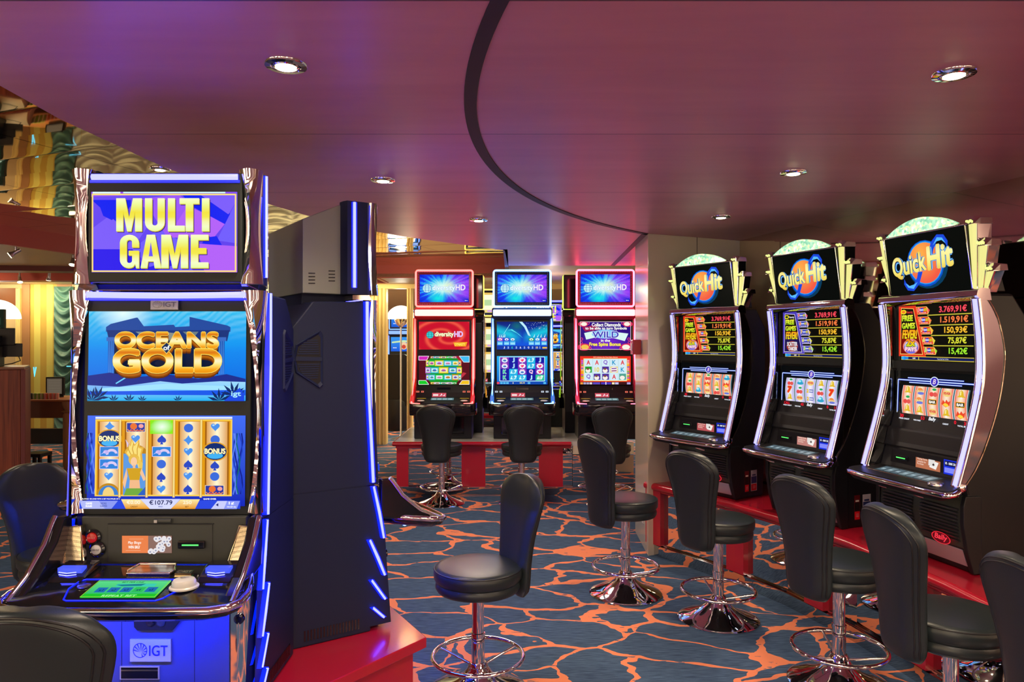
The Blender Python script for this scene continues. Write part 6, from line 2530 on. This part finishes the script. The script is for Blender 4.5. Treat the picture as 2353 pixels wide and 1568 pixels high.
# ------------------------------------------------------------------ things on the pillar
t = thing('call_box', 'small red call box fixed to the cream pillar', 'call box', (1.055, 5.92, 1.60))
box('housing', t, -.075, -.005, -.06, .06, -.06, .06, 'red_plastic' if False else 'red_laminate', .006)
box('button_plate', t, -.079, -.074, -.03, .03, -.03, .03, 'white_plastic', .003)
c = Cv()
c.rect(0, 0, 20, 30, 'e8e0d0')
c.frame(3, 4, 17, 22, 1.6, 'd01828')
c.rect(8, 8, 12, 18, 'd01828')
c.ell(10, 26, 2.4, 2.4, 'd01828')
b = MB()
b.box(-.004, .002, -.07, .07, -.105, .105, 'white_plastic')
for i in range(8):
    b.c[i] = (.8, .8, .75)
c.put(b, (-.0045, .07, -.105), (0, -.007, 0), (0, 0, .007), 'print_art')
o = b.build('safety_sign', None)
o.location = (1.048, 5.80, .30)
tag(o, 'white and red safety sign low on the cream pillar', 'sign')

# ------------------------------------------------------------------ cashier desk and gaming table at the left
t = thing('cashier_desk', 'tall mahogany cashier desk at the left edge', 'desk', (-5.64, 7.22, 0), math.radians(30))
box('front_panel', t, -.9, .62, -.2, .5, 0, 1.36, 'mahogany', .006)
box('counter_top', t, -.92, .65, -.23, .52, 1.36, 1.385, 'wood_brown', .004)
box('edge_panel', t, .62, .66, -.21, .5, 0, 1.36, 'dark_red', .004)
t = thing('cash_terminal', 'black cash terminal standing on the mahogany desk', 'terminal', (-5.39, 7.45, 1.385), math.radians(12))
box('base', t, -.16, .10, -.10, .10, 0, .21, 'charcoal', .01)
box('printer', t, -.16, .11, -.12, .10, .21, .32, 'black', .01)
box('monitor', t, -.16, .22, .02, .05, .22, .40, 'black', .006)
box('bracket', t, .10, .28, .05, .07, .10, .24, 'black', .004)
b = MB()
b.tube([(.24, .06, .12), (.27, .04, .06), (.20, .02, .03), (.14, 0, .02)], .006, 'black', 6)
b.build('cable', t)
t = thing('number_display', 'dark display board with numbers 20 and 45 at the left edge', 'display', (-6.05, 8.4, 1.36))
box('pole', t, -.02, .02, -.02, .02, -1.36, .1, 'steel')
c = Cv()
c.rect(0, 0, 30, 80, '182018')
for k in range(4):
    c.rect(14, 6 + k * 16, 26, 18 + k * 16, '24382c')
for k, s in enumerate(('45', '6', '7', '20')):
    c.text(s, 17, 8 + k * 16, 24.5, 16 + k * 16, 'c8e8e0', off=.03)
panel(c, 'screen', t, 30, 80, (-.12, 0, .10), (.26, 0, 0), (0, 0, .56), .04)


def dome(label, loc, r, h):
    t = thing('dome_lamp', label, 'lamp', loc)
    b = MB()
    n = 40
    rings = []
    for k in range(11):
        a = math.pi / 2 * k / 10
        rings.append([(max(.004, r * math.cos(a)) * (1 + .025 * math.cos(10 * 2 * math.pi * i / n)) * math.cos(2 * math.pi * i / n), max(.004, r * math.cos(a)) * (1 + .025 * math.cos(10 * 2 * math.pi * i / n)) * math.sin(2 * math.pi * i / n), h + r * .95 * math.sin(a)) for i in range(n)])
    b.loft(rings, 'white_glass')
    b.build('lamp_shade', t, smooth=60)
    b = MB()
    b.lathe([(.02, h - .14), (.07, h - .10), (.11, h - .02), (.11, h), (.001, h)], 'brass_chrome', n=24)
    b.build('holder', t, smooth=50)
    b = MB()
    b.lathe([(.16, 0), (.16, .02), (.03, .05), (.014, .08), (.014, h - .1), (.001, h - .1)], 'steel', n=20)
    b.build('pole', t, smooth=50)
    lamp('dome_light', 'POINT', (loc[0], loc[1], h + r + .12), 6, (1, .93, .7), shadow_soft_size=.08)


dome('big white dome lamp glowing in the doorway beside the fluted column', (-1.86, 12.1, 0), .235, 2.02)
dome('white fluted dome lamp at the left edge above the cash terminal', (-7.77, 10.9, 0), .30, 1.99)

t = thing('high_back_chair', 'dark high-backed tub chair in the doorway beside the fluted column', 'chair', (-2.10, 13.2, 0))
b = MB()
b.lathe([(.001, .04), (.27, .04), (.29, .08), (.29, .55), (.27, .60), (.001, .60)], 'black', n=32)
b.build('seat', t, smooth=40)
b = MB()
b.loft([[(x * q, -.25 + .05 * x * x * 8 - .06 * (v - .6), v) for x in (-.25, -.12, .12, .25)] + [(x * q, -.17 + .05 * x * x * 8 - .06 * (v - .6), v) for x in (.25, .12, -.12, -.25)] for v, q in ((.5, 1), (1.2, .95), (1.38, .88), (1.41, .7))], 'black')
b.build('backrest', t, smooth=60)
b = MB()
b.lathe([(.30, 0), (.30, .035), (.28, .045), (.001, .045)], 'chrome', n=32)
b.build('base_ring', t, smooth=40)

t = thing('gaming_table', 'wooden gaming table behind the mahogany desk', 'table', (-5.75, 9.1, 0))
box('table_top', t, -.75, .40, -.25, .45, .905, .93, 'orange_wood', .006)
box('apron', t, -.70, .33, -.20, .40, .70, .905, 'wood_brown')
for x, y in ((.28, -.16), (.28, .36), (-.66, -.2), (-.66, .38)):
    b = MB()
    b.lathe([(.085, .0), (.085, .03), (.06, .06), (.075, .12), (.075, .74), (.06, .76), (.10, .78), (.06, .80), (.09, .86), (.09, .905)], 'tan_wood', (x, y, 0), 24)
    b.build('leg', t, smooth=40)
zt = .93
chips = ['4a4a50', '8ab830', '9ac03c', 'a8b848', 'f07850', 'f08458', 'f0906a', 'f0a080']
for k in range(8):
    c = Cv()
    b = MB()
    x = -.20 + k * .047
    b.loft([[(x + .0225 * math.cos(a), 8.93 - 9.1 + .0225 * math.sin(a), z_) for a in [2 * math.pi * i / 16 for i in range(16)]] for z_ in (zt, zt + .075)], 'print_art')
    for i in range(len(b.v)):
        b.c[i] = lin(chips[k]) if i % 4 else lin('f0e8d8')
    o = b.build('chip_stack', None)
    o.location = (-5.75, 9.1, 0)
    pos = ['leftmost', 'second', 'third', 'fourth', 'fifth', 'sixth', 'seventh', 'rightmost'][k]
    tag(o, '%s stack of %s gaming chips on the table edge' % (pos, 'grey' if k == 0 else 'green' if k < 4 else 'orange'), 'chips', 'gaming chips on the table')
t = thing('table_monitor', 'small dark monitor standing on the gaming table', 'monitor', (-5.84, 9.25, zt))
box('housing', t, -.12, .11, -.02, .02, .02, .26, 'black', .006)
c = Cv()
c.rect(0, 0, 20, 20, '5a5044')
for k in range(8):
    c.line([(2, 2.5 + k * 2.1), (18, 2.5 + k * 2.1)], .3, '7a7060')
panel(c, 'screen', t, 20, 20, (-.10, -.0225, .045), (.19, 0, 0), (0, 0, .195))
box('foot', t, -.07, .07, -.05, .05, 0, .025, 'black')
t = thing('glass_screen', 'curved clear guard with blue reflections on the gaming table', 'glass guard', (-6.05, 9.42, zt))
m = mat('clear_glass', (.95, 1, 1), .02)
bsdf(m).inputs['Transmission Weight'].default_value = 1.0
bsdf(m).inputs['IOR'].default_value = 1.1
b = MB()
b.box(-.35, .45, 0, .006, 0, .40, 'clear_glass')
b.build('pane', t)
b = MB()
b.tube([(-.18, -.01, .38), (-.17, -.012, .26), (-.15, -.01, .38)], .008, 'pane_glint' if 'pane_glint' in MAT else mat('pane_glint', (.2, .7, 1), .3, emit=(.1, .6, 1), es=1.6).name, 6)
b.tube([(.25, -.01, .39), (.40, -.01, .39), (.36, -.012, .30)], .007, 'pane_glint', 6)
b.build('light_edge', t)  # blue reflections on the pane drawn as glowing tubes
t = thing('rope_post', 'low black bin frame on the carpet below the gaming table', 'bin', (-5.62, 8.55, 0))
t.name = 'waste_bin'
for x, y in ((-.09, -.09), (.09, -.09), (-.09, .09), (.09, .09)):
    box('leg', t, x - .016, x + .016, y - .016, y + .016, 0, .32, 'black')
box('rim', t, -.11, .11, -.11, .11, .29, .33, 'black', .004)
t = thing('power_socket', 'square wall socket under the gaming table', 'socket', (-7.28, YB - .012, .50))
box('plate', t, -.05, .05, -.006, .006, -.05, .05, 'cream_lac', .004)
b = MB()
b.lathe([(.03, -.007), (.03, -.009), (.022, -.003), (.001, -.002)], 'wood_brown', (0, 0, 0), 20, 'y')
b.build('insert', t)
t = thing('machine_stand', 'dark stand under the far slot machine in the doorway', 'stand', (-2.35, 15.7, 0))
box('body', t, -.5, .5, -.25, .35, 0, .449, 'dark_red', .01)
